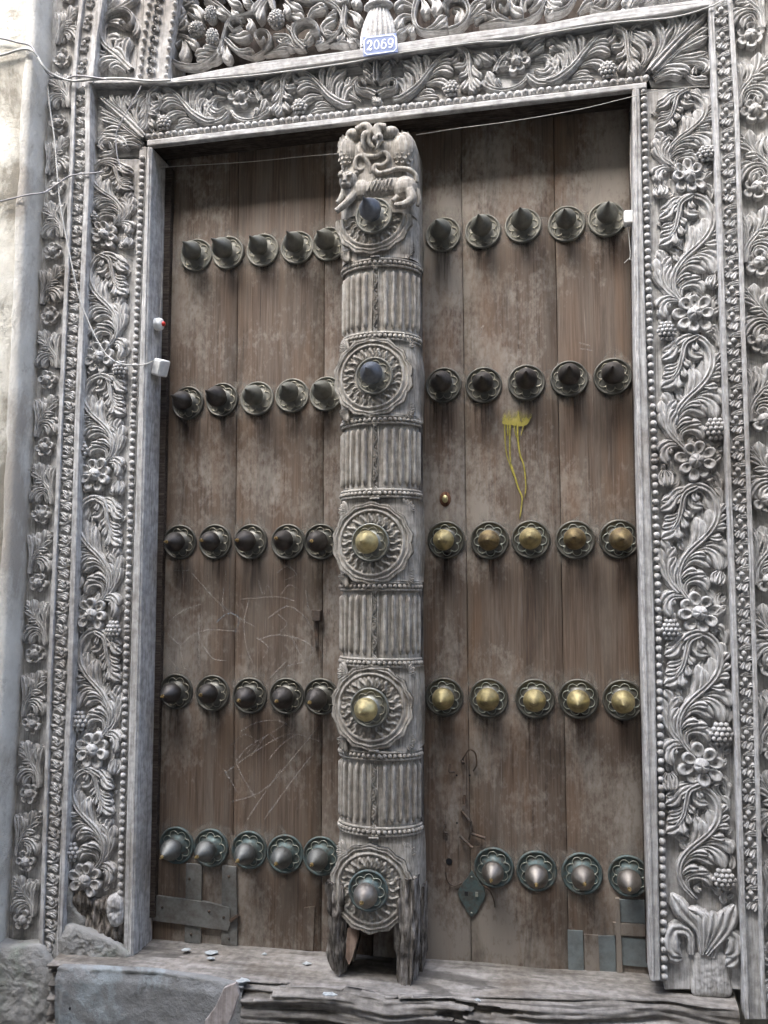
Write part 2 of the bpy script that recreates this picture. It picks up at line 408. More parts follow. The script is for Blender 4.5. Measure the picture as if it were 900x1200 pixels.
# plain inner fascias with the reveal
for tb_bd, tb_op, ys, s in ((T_bdL, T_opL, [172, 410, 740, 1124], 1), (T_bdR, T_opR, [103, 400, 740, 1150], -1)):
    p = [(X(tb_bd, y)+s*4.5, y) for y in ys]; q = [(X(tb_op, y), y) for y in ys]
    o = board('fascia', p+q[::-1], YF, M_FRAME, .08, .004)
    p = [(X(tb_bd, y)-s*4.0, y) for y in ys]; q = [(X(tb_bd, y)+s*4.4, y) for y in ys]
    board('bead_bed', p+q[::-1], YG-.008, M_FRAME, .06, .001)
    p = [(X(tb_op, y)-s*(5.0), y) for y in ys]; q = [(X(tb_op, y)-s*2.6, y) for y in ys]
    board('fillet', p+q[::-1], YF-.004, M_FRAME, YF+.01, .0015)
# door stops, just in front of the leaves
for tb_op, ys, s in ((T_opL, [172, 410, 740, 1094], 1), (T_opR, [103, 400, 740, 1150], -1)):
    pts = []
    f = 2.48/2.6
    xs = [669+(X(tb_op, y)-669)*f for y in ys]; yy = [700+(y-700)*f for y in ys]
    poly = [(x-s*8, y) for x, y in zip(xs, yy)]+[(x+s*.4, y) for x, y in zip(xs, yy)][::-1]
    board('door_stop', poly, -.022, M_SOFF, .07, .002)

# lintel
LB = lambda x: 160+(x-175)*(92.5-160)/580           # bead line
LT = lambda x: lerp_tab([(100, 99), (190, 97), (430, 70), (560, 50), (700, 29), (832, 8)], x)   # under side of the rail
xs_ = [103, 175, 300, 430, 560, 700, 755, 834]
lin = board('lintel', [(103, 184), (166, 184), (170, LB(170)), (300, LB(300)), (430, LB(430)), (560, LB(560)), (700, LB(700)), (760, LB(760)), (763, 103), (836, 103)]+[(x, LT(x)-3) for x in xs_[::-1]], YG+.004, M_FRAMEH)
ys0 = [(x, LB(x)) for x in (172, 300, 430, 560, 700, 758)]
board('lintel_fascia', [(x, y+3.5) for x, y in ys0]+[(x, y+11.0) for x, y in ys0[::-1]], YF, M_FRAMEH, YF+.022, .004)
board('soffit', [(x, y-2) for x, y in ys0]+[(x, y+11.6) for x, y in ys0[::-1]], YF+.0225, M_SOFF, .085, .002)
board('bead_bed', [(x, y-3.6) for x, y in ys0]+[(x, y+3.4) for x, y in ys0[::-1]], YG-.008, M_FRAMEH, .06, .001)
ra = [(100, 99), (190, 97), (300, 85), (430, 66), (500, 57), (560, 48), (640, 37), (700, 27), (760, 19), (832, 7)]
rail = board('rail', [(x, y+1.2*math.sin(x*.05)) for x, y in ra]+[(x, y-(4 if x < 195 else 11)+1.5*math.sin(x*.031+1)) for x, y in ra[::-1]], YG-.038, M_FRAMEH, .06, .003)
# soffit board behind the lintel fascia
sp0 = W(175, 172, YF); sp1 = W(745, 105, YF)
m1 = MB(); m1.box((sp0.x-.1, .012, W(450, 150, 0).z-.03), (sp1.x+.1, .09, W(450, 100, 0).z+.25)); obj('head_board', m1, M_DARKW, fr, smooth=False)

# narrow carved edge bands
def band_prism(name, ta, tb, ys, Y, m_=M_FRAME, da=0, db=0, back=.06, bev=.002):
    return board(name, [(X(ta, y)+da, y) for y in ys]+[(X(tb, y)+db, y) for y in ys[::-1]], Y, m_, back, bev)
YSB = [95, 200, 480, 800, 1145]
nbL = band_prism('edge_band', T_nbLl, T_nbLr, YSB, YB+.012)
band_prism('band_rim', T_nbLl, T_nbLl, YSB, YB-.002, da=-.3, db=4.2)
band_prism('band_rim', T_nbLr, T_nbLr, YSB, YB-.002, da=-6.0, db=0)
YSBR = [-20, 125, 400, 740, 1060, 1195]
nbR = band_prism('edge_band', T_nbRl, T_nbRr, YSBR, YB+.012)
band_prism('band_rim', T_nbRl, T_nbRl, YSBR, YB-.002, da=0, db=5.5)
band_prism('band_rim', T_nbRr, T_nbRr, YSBR, YB-.002, da=-5.0, db=0.3)
# outer flowered bands
obL = board('outer_band', [(X(T_obL, y)-10, y) for y in (-20, 60, 200, 500, 800, 1120)]+[(x+3, y) for x, y in ((45, 1120), (55.5, 800), (69, 480), (81, 200), (84.5, 95), (98, -20))], YO, M_FRAME)
obR = board('outer_band', [(X(T_nbRr, y)-2, y) for y in YSBR]+[(X(T_nbRr, y)+64, y) for y in YSBR[::-1]], YO, M_FRAME)

# ------------------------------------------------------------------ carved scroll of the jambs, traced once from one repeat
def U6(u, v): return W(745+u/6, 540+v/6, YG)
A0 = U6(445, 1070)
def loc2(pts, fn, a):
    out = []
    for p in pts:
        q = fn(*p); out.append((q.x-a.x, q.z-a.z))
    return out
PXM = .0025
def strokes(lst, fn, a, px, fill=True):
    mb = MB()
    for e in (lst if fill else ()):
        mb.sweep(loc2(e[0], fn, a), e[1]*px*1.9, e[2]*.50, 'stem' if len(e) > 3 else 'lobe', 9, g=.97)
    for e in lst:
        pts, w, h = e[0], e[1], e[2]; kind = e[3] if len(e) > 3 else 'lobe'
        n = e[4] if len(e) > 4 else (9 if len(pts) < 4 else 12)
        k = .13*((sum(pts[0])*7.31) % 1)
        mb.sweep(loc2(pts, fn, a), w*px*(1.30 if kind == 'lobe' else 1.1), h*.86*(1+k), kind, n, d0=(e[5] if len(e) > 5 else 0))
    return mb
px6 = PXM/6
scroll = [
 ([(300,235),(350,195),(420,182),(500,215),(550,290),(562,380),(535,460),(470,540),(380,620),(315,700),(285,790),(300,890),(350,960),(400,1010)], 24, .030, 'stem', 34),
 ([(340,700),(400,590),(432,490),(400,400)], 34, .024), ([(375,640),(445,550),(455,480),(440,425)], 28, .027),
 ([(430,590),(505,500),(520,420),(490,345)], 36, .020), ([(500,520),(550,430),(535,330),(465,245)], 34, .017),
 ([(562,395),(590,345),(622,305)], 17, .026), ([(555,440),(600,405),(632,382)], 19, .028), ([(528,485),(580,465),(632,460)], 22, .030),
 ([(490,535),(545,545),(600,540)], 22, .031), ([(445,600),(540,580),(615,605),(640,665)], 30, .024), ([(405,640),(485,625),(560,675),(592,775)], 27, .027),
 ([(345,700),(410,662),(485,668)], 20, .033), ([(312,765),(375,695),(455,690),(520,745)], 30, .028), ([(300,835),(350,785),(420,775)], 20, .031),
 ([(325,850),(400,805),(485,798)], 21, .032), ([(345,920),(345,860),(415,832),(478,850),(502,910)], 24, .030)]
hang = [
 ([(430,186),(345,235),(322,330),(300,420),(250,500)], 20, .033, 'stem', 16),
 ([(390,186),(290,210),(245,265),(185,285)], 24, .028), ([(365,205),(278,255),(245,315),(180,345)], 27, .031), ([(335,255),(298,270),(288,305)], 18, .026),
 ([(318,350),(275,390),(200,408)], 20, .027), ([(312,395),(262,445),(190,465)], 21, .029), ([(305,425),(262,505),(182,542)], 29, .032),
 ([(303,445),(294,495),(306,548)], 23, .031), ([(318,380),(335,430),(350,475)], 21, .028), ([(325,320),(345,360),(378,395)], 21, .026),
 ([(400,195),(378,260),(400,312),(472,322)], 25, .025), ([(425,190),(408,240),(428,288)], 20, .031)]
fillr = [([(622,345),(606,270),(570,235)], 20, .014), ([(575,250),(540,205),(515,150)], 19, .014), ([(425,890),(395,925),(420,965)], 20, .012), ([(470,900),(520,930),(560,975)], 20, .013), ([(610,930),(570,980),(585,1040)], 20, .014), ([(560,960),(610,990),(640,960)], 16, .012), ([(195,560),(250,545),(330,600)], 20, .013), ([(420,340),(395,380),(395,440)], 17, .013), ([(480,330),(455,390),(470,450)], 20, .012), ([(330,560),(300,600),(330,650)], 18, .013), ([(620,640),(640,720),(625,780)], 18, .014), ([(400,870),(440,880),(470,920)], 16, .011), ([(205,1060),(180,1030),(185,990)], 14, .013), ([(300,1150),(260,1120),(250,1060)], 17, .012), ([(360,560),(330,520),(350,470)], 18, .012), ([(640,480),(615,500),(600,520)], 14, .014), ([(220,380),(190,360),(180,330)], 12, .012), ([(560,1250),(530,1200),(480,1190)], 17, .013), ([(330,1190),(310,1230),(260,1240)], 15, .012)]
sidel = [
 ([(310,930),(245,850),(228,750),(235,660),(200,580)], 20, .024, 'stem', 14),
 ([(275,905),(212,805),(190,700)], 22, .022), ([(245,850),(205,720),(186,630)], 24, .025), ([(235,760),(245,680),(292,625)], 23, .023),
 ([(250,840),(258,750),(292,690)], 21, .026), ([(283,885),(272,800),(295,725)], 22, .028), ([(232,710),(238,630),(200,572)], 26, .027)]
curl_l = [
 ([(340,950),(265,930),(205,965),(188,1005)], 22, .026), ([(335,955),(250,965),(222,1030),(248,1088)], 24, .029), ([(300,955),(262,975),(268,1015)], 16, .027),
 ([(225,1030),(215,1080),(212,1130)], 14, .017, 'stem')]
calyx = [([(375,1195),(420,1160),(520,1165),(565,1090),(590,1040),(630,1028)], 18, .022, 'stem', 18), ([(545,1140),(580,1070),(625,1035)], 17, .026), ([(400,1185),(450,1150),(500,1165)], 16, .026)]
curl_r = [([(610,1310),(615,1250),(590,1200)], 22, .019), ([(600,1210),(560,1185),(515,1205)], 21, .029), ([(610,1240),(590,1180),(560,1170)], 18, .025)]
def flower_mb(r, np_, cr_=.33, seed=0, cross=True, h=.024, ring=True):
    mb = MB()
    for i in range(np_):
        a = 2*PI*i/np_+.3+.08*math.sin(i*5+seed); rr = r*(.95+.08*math.sin(i*3.7+seed)); hh = h*(.8+.15*math.sin(i*2.3+seed))
        ca, sa = math.cos(a), math.sin(a); tw = r*PI/np_*.80; ln = rr*.37; cc = rr*.63; rows = []
        for q, d in ((.96, -.2), (1, .45), (.93, .85), (.80, 1.0), (.62, .92), (.40, .78), (.12, .74)):
            row = []
            for j in range(14):
                f = 2*PI*j/14; x = cc+ln*q*math.cos(f); y = tw*q*math.sin(f)*(.86+.14*math.cos(f))
                row.append((x*ca-y*sa, -(hh*(d+.12*math.cos(f)) if d > 0 else 0), x*sa+y*ca))
            rows.append(row)
        mb.grid(rows, close=True)
    rows = []
    for k, (q, d) in enumerate(((1.12, .3), (1.06, .85), (.9, 1.08), (.6, 1.24), (.25, 1.30), (.02, 1.32))):
        row = []
        for j in range(24):
            a = 2*PI*j/24
            dd = d - (.26 if cross and j % 6 == 0 and 0 < k < 5 else 0)
            row.append((math.cos(a)*r*cr_*q, -h*dd, math.sin(a)*r*cr_*q))
        rows.append(row)
    mb.grid(rows, close=True, flip=False)
    return mb
def grape_mb(r, h=.026, seed=1):
    mb = MB(); k = 0
    for iy in range(-2, 3):
        for ix in range(-2, 3):
            x = (ix+.5*(iy % 2))*r*.42; z = iy*r*.40
            q = math.hypot(x, z)/r
            if q > .98: continue
            mb.ell((x, -h*(1.05-.55*q*q), z), (r*.25, r*.26, r*.25), 7, 5); k += 1
    mb.ell((0, -.006, 0), (r*.8, h*.8, r*.8), 10, 6)
    return mb
def bud_mb(s):
    mb = MB()
    for k in (-1, 1, 0):
        mb.sweep([(k*.12*s, .50*s), (k*.34*s, .08*s), (k*.12*s, -.55*s)], .24*s, .021+.009*(1-abs(k)), 'lobe', 10, g=.7)
    mb.sweep([(0, .85*s), (0, .5*s)], .12*s, .02, 'stem', 4)
    return mb
MEs = {}
def dual(key, mb, m_=None):
    MEs[key] = mb.mesh(key, m_ or M_FRAME); MEs[key+'_m'] = mb.mirror().mesh(key, m_ or M_FRAME)
dual('scroll_leaf', strokes(scroll, U6, A0, px6)); dual('hanging_leaf', strokes(hang, U6, A0, px6)); dual('side_leaf', strokes(sidel, U6, A0, px6))
dual('curled_leaf', strokes(curl_l, U6, A0, px6)); dual('calyx_leaf', strokes(calyx, U6, A0, px6)); dual('shoot', strokes(curl_r, U6, A0, px6))
dual('infill_leaf', strokes(fillr, U6, A0, px6, False)); dual('flower', flower_mb(.061, 8, .31)); dual('grape_bunch', grape_mb(.030)); dual('bud', bud_mb(.045))
UNIT = (U6(445, 30)-U6(445, 1070)).z
def jamb_units(parent, fl, mir, first):
    zs_ = [W(x, y, YG) for x, y in fl]
    for i, a in enumerate(zs_):
        per = (zs_[i-1].z-a.z) if i else first
        k = per/UNIT; sfx = '_m' if mir else ''; s = -1 if mir else 1
        last = i == len(zs_)-1
        kx = .97+.05*random.random()
        def at(u, v):
            q = U6(u, v)-A0; return Vector((a.x+s*q.x*kx, YG, a.z+q.z*k))
        for nm in ('infill_leaf', 'scroll_leaf', 'hanging_leaf', 'side_leaf', 'curled_leaf', 'calyx_leaf', 'shoot'):
            if last and not mir and nm in ('calyx_leaf', 'shoot', 'curled_leaf', 'side_leaf'): continue
            if last and mir and nm in ('calyx_leaf', 'shoot'): continue
            place(nm, MEs[nm+sfx], parent, (a.x+random.uniform(-.002, .002), YG, a.z+random.uniform(-.003, .003)), sc=(kx*random.uniform(.96, 1.04), random.uniform(.68, .86), k*random.uniform(.97, 1.03)), rot=(0, random.uniform(-.035, .035), 0))
        if not last or mir: place('flower', MEs['flower'+sfx], parent, (a.x, YG, a.z), rot=(0, random.random()*6, 0), sc=(.93+.1*random.random(), 1.1, (.93+.1*random.random())*min(1, k*1.05)))
        if i % 2 == 0 or last:
            place('grape_bunch', MEs['grape_bunch'], parent, at(580, 850), sc=(1, 1, min(1, k)))
        else: place('bud', MEs['bud'], parent, at(580, 830), sc=(.9, 1, .8*k), rot=(0, .3, 0))
        if not last:
            if i % 2: place('grape_bunch', MEs['grape_bunch'], parent, at(240, 1185), sc=(.85, 1, .9*k))
            else: place('bud', MEs['bud'], parent, at(232, 1185), sc=(1, 1, 1.0*k), rot=(0, -.12*s, 0))
jamb_units(jr, [(807, 210), (813, 370), (815, 541), (819, 718), (821, 896), (824, 1062)], False, UNIT*.74)
jamb_units(jl, [(125, 277), (119, 420), (114, 557), (110, 720), (111, 878), (103, 1030)], True, UNIT*.72)

# foot of the right jamb: a palmette growing from a block
Up = lambda u, v: W(720+u/2.4, 700+v/2.4, YG)
a = Up(245, 1000)
foot = [([(245,1000),(235,930),(190,880),(160,830)], 13, .026), ([(248,990),(240,900),(205,870)], 12, .028), ([(250,980),(248,900),(228,878)], 12, .029), ([(252,980),(258,900),(252,880)], 12, .030),
 ([(254,985),(275,910),(278,880)], 12, .029), ([(256,990),(295,920),(305,878)], 12, .028), ([(258,1000),(310,930),(335,860)], 13, .026),
 ([(215,1000),(210,940),(165,930),(160,985),(185,1000)], 15, .024), ([(165,960),(160,1000),(190,1010)], 12, .02), ([(275,1010),(290,950),(330,945),(335,990),(310,1000)], 15, .024), ([(320,960),(335,1010),(310,1030)], 12, .02)]
place('palmette', strokes(foot, Up, a, PXM/2.4).mesh('palmette', M_FRAME), jr, (a.x, YG, a.z))
FOOTBLK = 1

# ------------------------------------------------------------------ lintel carving (right half traced, left half mirrored about the palmette)
LC = W(439, 105, YG)
Ul = lambda u, v: W(460+u/4.5, v/4.5, YG)
wave = [([(0,530),(50,515),(130,450),(190,370),(250,300),(330,255)], 17, .030, 'stem', 22),
 ([(130,445),(112,365),(45,322)], 21, .024), ([(150,425),(132,335),(105,282)], 19, .026), ([(172,395),(178,325),(160,290)], 17, .025), ([(65,515),(45,440),(8,418)], 20, .022), ([(90,490),(85,420),(60,385)], 16, .025),
 ([(195,365),(260,325),(318,330)], 19, .024), ([(185,400),(255,362),(315,385)], 20, .027), ([(170,440),(235,425),(288,448)], 17, .025), ([(130,500),(170,478),(215,490)], 14, .022), ([(110,518),(180,510),(238,515)], 14, .020), ([(225,330),(270,285),(310,285)], 15, .025)]
hang2 = [([(335,245),(388,285),(398,380),(415,470)], 16, .031, 'stem', 16),
 ([(350,250),(322,310),(298,332)], 15, .026), ([(385,290),(370,345),(318,352)], 17, .028), ([(394,335),(380,392),(342,412)], 17, .027), ([(396,385),(382,440),(358,478)], 18, .027),
 ([(402,420),(412,472),(432,492)], 17, .028), ([(402,380),(430,430),(455,470)], 17, .027), ([(400,325),(430,385),(455,412)], 17, .026), ([(396,275),(440,312),(448,350)], 17, .026), ([(390,258),(460,290),(515,332)], 19, .028)]
fl2 = [([(460,440),(540,472),(620,465),(680,430),(706,385)], 15, .022, 'stem', 16), ([(550,465),(520,430),(495,375)], 17, .022), ([(520,462),(480,450),(475,425)], 15, .024), ([(570,465),(545,440),(550,415)], 13, .025),
 ([(532,375),(560,310),(620,240)], 14, .022, 'stem', 10), ([(540,350),(580,345),(588,320)], 13, .024), ([(555,310),(590,300),(602,272)], 13, .024), ([(580,275),(615,262),(640,225)], 14, .024), ([(548,330),(525,300),(515,290)], 12, .02), ([(570,290),(545,262),(555,250)], 12, .02),
 ([(690,270),(730,230),(800,190)], 16, .024), ([(700,290),(750,262),(790,235)], 16, .026), ([(660,250),(700,215),(735,200)], 13, .022)]
volu = [([(705,400),(760,440),(840,430),(890,380),(905,300),(870,215),(830,180)], 17, .026, 'stem', 20), ([(760,400),(820,390),(850,340),(860,280)], 18, .022), ([(740,300),(800,290),(830,330),(810,370)], 18, .021), ([(740,360),(790,380),(825,350)], 16, .024), ([(860,240),(830,215),(800,225)], 15, .024), ([(870,260),(850,265),(820,250)], 15, .026), ([(720,410),(800,420),(870,390)], 14, .018)]
la = Ul(0, 530)
for key, lst in (('wave_leaf', wave), ('hanging_spray', hang2), ('flower_spray', fl2), ('volute_leaf', volu)):
    dual(key, strokes(lst, Ul, la, PXM/4.5), M_FRAMEH)
dual('lintel_flower', flower_mb(.042, 7, .36, 2), M_FRAMEH); dual('lintel_grapes', grape_mb(.025), M_FRAMEH)
lin_b = lambda px: W(px, LB(px)-6, YG)
def lintel_half(s):
    sf = '' if s > 0 else '_m'
    for k, px in enumerate((462, 640)):
        b0 = W(px, LB(px)-7, YG); off = b0.x-LC.x
        top = W(px, LT(px)+1, YG).z; 
        sc = (1.0, 1.05, .97)
        bx = LC.x+s*off
        # height of the bead line under the mirrored place
        zb = W(439, LB(439), YG).z + (W(755, LB(755), YG).z-W(175, LB(175), YG).z)/(W(755, 92, YG).x-W(175, 160, YG).x)*(bx-LC.x) + .018
        for nm in ('wave_leaf', 'hanging_spray') + (('flower_spray', 'volute_leaf') if k == 0 else ()):
            place(nm, MEs[nm+sf], lin, (bx, YG+.004, zb), sc=sc)
        q = Ul(300, 468)-la; place('grape_bunch', MEs['lintel_grapes'], lin, (bx+s*q.x, YG+.004, zb+q.z*.97))
        if k == 0:
            q = Ul(645, 320)-la; place('flower', MEs['lintel_flower'+sf], lin, (bx+s*q.x, YG+.004, zb+q.z*.97), rot=(0, .5*s, 0))
    # corner leaf, diagonal
    Uc = lambda u, v: W(640+u/3.462, v/3.462, YG)
    cl = [([(420,300),(520,190),(655,60)], 17, .034, 'stem', 14), ([(410,300),(480,230),(540,170),(600,110)], 10, .026, 'stem', 10), ([(440,305),(530,225),(610,150),(658,100)], 8, .024, 'stem', 10),
     ([(370,290),(400,250),(390,200),(345,175)], 13, .027), ([(385,280),(420,230),(430,180),(400,130)], 13, .025), ([(360,295),(350,250),(340,225)], 10, .022), ([(400,215),(425,205),(420,180)], 9, .022), ([(375,245),(352,225),(350,205)], 9, .024),
     ([(430,260),(470,190),(460,130),(435,95)], 14, .025), ([(455,240),(480,160),(510,110),(490,75)], 13, .026), ([(480,210),(530,140),(520,80)], 12, .026), ([(500,180),(550,120),(560,75)], 12, .025), ([(350,190),(340,145),(365,118),(380,128)], 10, .026, 'curl', 10), ([(380,110),(420,90),(440,100)], 9, .022), ([(540,150),(590,90),(600,55)], 10, .023),
     ([(470,270),(540,245),(600,240),(650,225)], 12, .026), ([(500,235),(570,200),(655,160)], 12, .027), ([(530,205),(590,165),(655,125)], 11, .026),
     ([(430,325),(480,285),(560,290),(580,310)], 15, .028), ([(440,335),(500,310),(550,320)], 12, .03), ([(490,275),(570,255),(640,262),(655,290),(625,312)], 12, .027), ([(560,300),(600,330),(655,330)], 12, .025), ([(600,310),(605,285),(635,290)], 9, .028, 'curl', 8), ([(600,250),(640,245),(655,255)], 9, .02)]
    ca = Uc(420, 300); mb = strokes(cl, Uc, ca, PXM/3.462)
    if s < 0: mb = mb.mirror()
    if s > 0: p = Vector((ca.x, YG+.004, ca.z))
    else:
        c0 = W(172, 163, YG); p = Vector((c0.x, YG+.004, c0.z-.002))
    place('corner_leaf', mb.mesh('corner_leaf', M_FRAMEH), lin, p)
    if s < 0:      # a fold of leaf over the mirrored joint
        q = W(118, 172, YG); place('leaf_tip', strokes([([(0,0),(40,30),(110,20),(140,-20)], 14, .026), ([(20,20),(60,60),(110,60)], 14, .024)], lambda u, v: W(112+u/3.46, 172-v/3.46, YG), q, PXM/3.46).mesh('leaf_tip', M_FRAMEH), lin, (q.x, YG, q.z))
lintel_half(1); lintel_half(-1)
Uq = lambda u, v: W(400+u/3.75, 20+v/3.75, YG)
pa = Uq(160, 330)
pal = [([(158,300),(156,230),(158,175)], 16, .034, 'stem', 10)]
for s in (-1, 1):
    f_ = lambda L: [(160+s*x, y) for x, y in L]
    pal += [(f_([(5,300),(35,280),(45,262)]), 11, .026), (f_([(5,280),(42,255),(58,240)]), 12, .027), (f_([(5,250),(40,225),(55,208)]), 11, .027), (f_([(4,215),(28,190),(42,185)]), 10, .027),
            (f_([(6,350),(40,335),(78,330),(85,300),(60,295),(52,315)]), 13, .032, 'curl', 14), (f_([(20,350),(10,375),(18,392)]), 9, .028), (f_([(8,352),(5,378),(5,395)]), 9, .028),
            (f_([(80,215),(60,190),(78,178),(92,195)]), 11, .022, 'curl', 9), (f_([(70,375),(130,330),(120,270)]), 13, .022), (f_([(95,365),(110,310),(85,270)]), 11, .02)]
place('palmette', strokes(pal, Uq, pa, PXM/3.75).mesh('palmette', M_FRAMEH), lin, (pa.x, YG+.004, pa.z))

# ------------------------------------------------------------------ beads
bm_ = MB(); bm_.ell((0, 0, 0), (.0098, .0105, .0098), 10, 7); ME_BEAD = bm_.mesh('bead', M_FRAME)
def bead_line(parent, p, q, step=.0226, Y=YG-.011, k=1.0):
    a, b = W(*p, Y), W(*q, Y); n = int((b-a).length/step)
    for i in range(n+1):
        c = a.lerp(b, i/n)
        place('bead', ME_BEAD, parent, c+Vector((random.uniform(-.0008, .0008), 0, random.uniform(-.001, .001))), sc=(k*random.uniform(.92, 1.06), k*random.uniform(.9, 1.05), k*random.uniform(.9, 1.05)))
ys_ = [186, 500, 740, 1060]
for y0, y1 in zip(ys_, ys_[1:]): bead_line(jl, (X(T_bdL, y0), y0), (X(T_bdL, y1)-.0, y1-5))
ys_ = [108, 400, 540, 730, 1150]
for y0, y1 in zip(ys_, ys_[1:]): bead_line(jr, (X(T_bdR, y0), y0), (X(T_bdR, y1), y1-5))
bead_line(lin, (174, LB(174)), (757, LB(757)), .0228)

# ------------------------------------------------------------------ narrow edge-band sprigs
Us = lambda u, v: W(u/8.18, 560+v/8.18, YB)
sa_ = Us(600, 450)
spL = [([(545,365),(590,385),(625,372),(655,395)], 15, .010), ([(560,410),(610,400),(650,430)], 16, .012), ([(545,455),(585,470),(610,500)], 15, .011), ([(545,500),(590,505),(620,530)], 14, .010), ([(620,455),(645,480),(650,510)], 13, .010), ([(540,550),(600,560),(660,520)], 10, .010, 'stem', 9), ([(650,560),(640,535),(660,515)], 9, .008)]
ME_SPL = strokes(spL, Us, sa_, PXM/8.18).mesh('sprig', M_FRAME)
Ur = lambda u, v: W(830+u/12, 240+v/12, YB)
sb_ = Ur(300, 700)
mbR = strokes([([(230,590),(300,545),(400,520)], 20, .009), ([(260,600),(330,570),(405,560)], 16, .008), ([(320,725),(365,700),(400,690)], 20, .009), ([(290,745),(260,790),(240,840)], 24, .010), ([(370,745),(345,800),(315,855)], 27, .011), ([(410,740),(390,760),(375,790)], 12, .006)], Ur, sb_, PXM/12)
for u, v, r in ((292, 632, 36), (243, 697, 31), (222, 757, 19)):
    q = Ur(u, v)-sb_; mbR.ell((q.x, -.003, q.z), (r*PXM/12*1.0,)*3, 9, 6)
ME_SPR = mbR.mesh('sprig', M_FRAME)
y = 112; i = 0
while y < 1120:
    c = W((X(T_nbLl, y)*1.02+X(T_nbLr, y))/2, y, YB+.012); place('sprig', ME_SPL, nbL, c, sc=(random.uniform(.9, 1.05), random.uniform(.9, 1.2), random.uniform(.95, 1.05)), rot=(0, random.uniform(-.05, .05), 0)); y += 25.2+y*.0015; i += 1
y = 18
while y < 1150:
    if y < 1060: c = W(X(T_nbRl, y)*.5+X(T_nbRr, y)*.5-.5, y, YB+.012); place('sprig', ME_SPR, nbR, c, sc=(random.uniform(.9, 1.05), random.uniform(.9, 1.2), random.uniform(.95, 1.05)), rot=(0, random.uniform(-.06, .06), 0))
    y += 29.4+y*.002

# ------------------------------------------------------------------ outer flower bands
Uo = lambda u, v: W(u/8.18, 560+v/8.18, YO)
oa = Uo(390, 355)
spray = [([(455,905),(440,780),(360,660),(285,515)], 22, .022, 'stem', 14), ([(430,760),(380,690),(300,690)], 24, .02), ([(390,700),(330,640),(270,605)], 24, .02), ([(350,650),(310,580),(272,560)], 22, .02), ([(370,670),(350,580),(345,500)], 26, .022), ([(420,740),(390,640),(405,580)], 26, .022),
 ([(470,880),(455,720),(470,600),(492,545)], 26, .022), ([(455,720),(430,610),(445,555)], 24, .02), ([(480,700),(470,640),(492,620)], 18, .02),
 ([(440,860),(420,780),(350,760),(290,810),(262,890)], 24, .026), ([(415,860),(390,800),(340,830),(330,900)], 24, .024), ([(375,770),(330,740),(270,765)], 24, .018), ([(390,740),(400,700),(340,722)], 20, .02)]
dual('leaf_spray', strokes(spray, Uo, oa, PXM/8.18)); dual('rosette', flower_mb(.036, 6, .40, 1, True, .020))
y = 69.0-75+ .0; ys_l = []
yy = 296
ysl = [70-75.0, 71, 146.5, 221, 296, 371, 446, 525, 603, 683, 766, 848, 929, 1008, 1076]
for i, y in enumerate(ysl):
    xc = (X(T_obL, y)+ (X(T_nbLl, y) if y > 95 else lerp_tab([(-20, 98), (95, 84.5)], y)))/2+1.0
    c = W(xc, y, YO); per = (ysl[i+1]-y if i+1 < len(ysl) else 68)/78
    place('rosette', MEs['rosette'], obL, c, rot=(0, random.random()*6, 0), sc=(.94, 1, .94))
    if y < 1050: place('leaf_spray', MEs['leaf_spray_m' if i % 2 else 'leaf_spray'], obL, c+Vector((0, 0, -.012)), sc=(.95, .55, per*.92))
    if y < 1050: place('leaf_spray', MEs['leaf_spray' if i % 2 else 'leaf_spray_m'], obL, c, sc=(1.04, 1, per))
ysr = [-45, 45, 132, 222, 310, 401, 493, 586, 680, 776, 873, 972, 1072]
for i, y in enumerate(ysr):
    xc = X(T_nbRr, y)+ (15.5 if y < 600 else 14); c = W(xc+2, y, YO); per = (ysr[i+1]-y if i+1 < len(ysr) else 95)/76
    place('rosette', MEs['rosette'], obR, c, rot=(0, random.random()*6, 0), sc=(1.14, 1.1, 1.14))
    place('leaf_spray', MEs['leaf_spray' if i % 2 else 'leaf_spray_m'], obR, c+Vector((0, 0, -.014)), sc=(1.12, .55, per*.92))
    place('leaf_spray', MEs['leaf_spray_m' if i % 2 else 'leaf_spray'], obR, c, sc=(1.22, 1.1, per))

# ------------------------------------------------------------------ tympanum: pierced scrollwork, arch bands on the left
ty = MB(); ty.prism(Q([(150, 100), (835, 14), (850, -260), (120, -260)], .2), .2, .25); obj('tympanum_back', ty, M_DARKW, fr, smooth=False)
YT = -.05
T1 = lambda u, v: W(100+u/4.5, v/4.5, YT); T2 = lambda u, v: W(300+u/5, v/5, YT); T3 = lambda u, v: W(460+u/4.5, v/4.5, YT); T4 = lambda u, v: W(640+u/3.462, v/3.462, YT)
def tym(name, lst, fn, px, anchor):
    a = fn(*anchor); mb = strokes([(e[0], e[1], e[2]+.012)+tuple(e[3:]) for e in lst], fn, a, px, False); return place(name, mb.mesh(name, M_FRAMEH), fr, (a.x, YT, a.z))
tym('pierced_scroll', [([(440,390),(455,300),(462,245),(520,212),(580,240),(602,282)], 15, .03, 'stem', 16), ([(530,222),(545,290),(528,352)], 28, .03), ([(535,225),(580,250),(605,278)], 22, .03), ([(525,225),(500,250),(480,270)], 18, .03),
  ([(445,300),(480,352),(560,378),(640,365),(720,300),(752,200),(780,132),(900,90)], 14, .034, 'stem', 26), ([(705,300),(650,298),(598,320)], 22, .03), ([(690,330),(640,338),(605,348)], 20, .03), ([(735,250),(720,285),(640,275)], 16, .03), ([(660,355),(700,340),(740,300)], 14, .03),
  ([(757,235),(820,292),(905,325)], 16, .03, 'stem', 10), ([(770,205),(830,222),(885,208)], 26, .03), ([(760,240),(755,300),(772,352)], 26, .03), ([(750,230),(730,290),(735,330)], 18, .03), ([(790,270),(850,300),(900,290)], 14, .03)], T1, PXM/4.5, (600, 370))
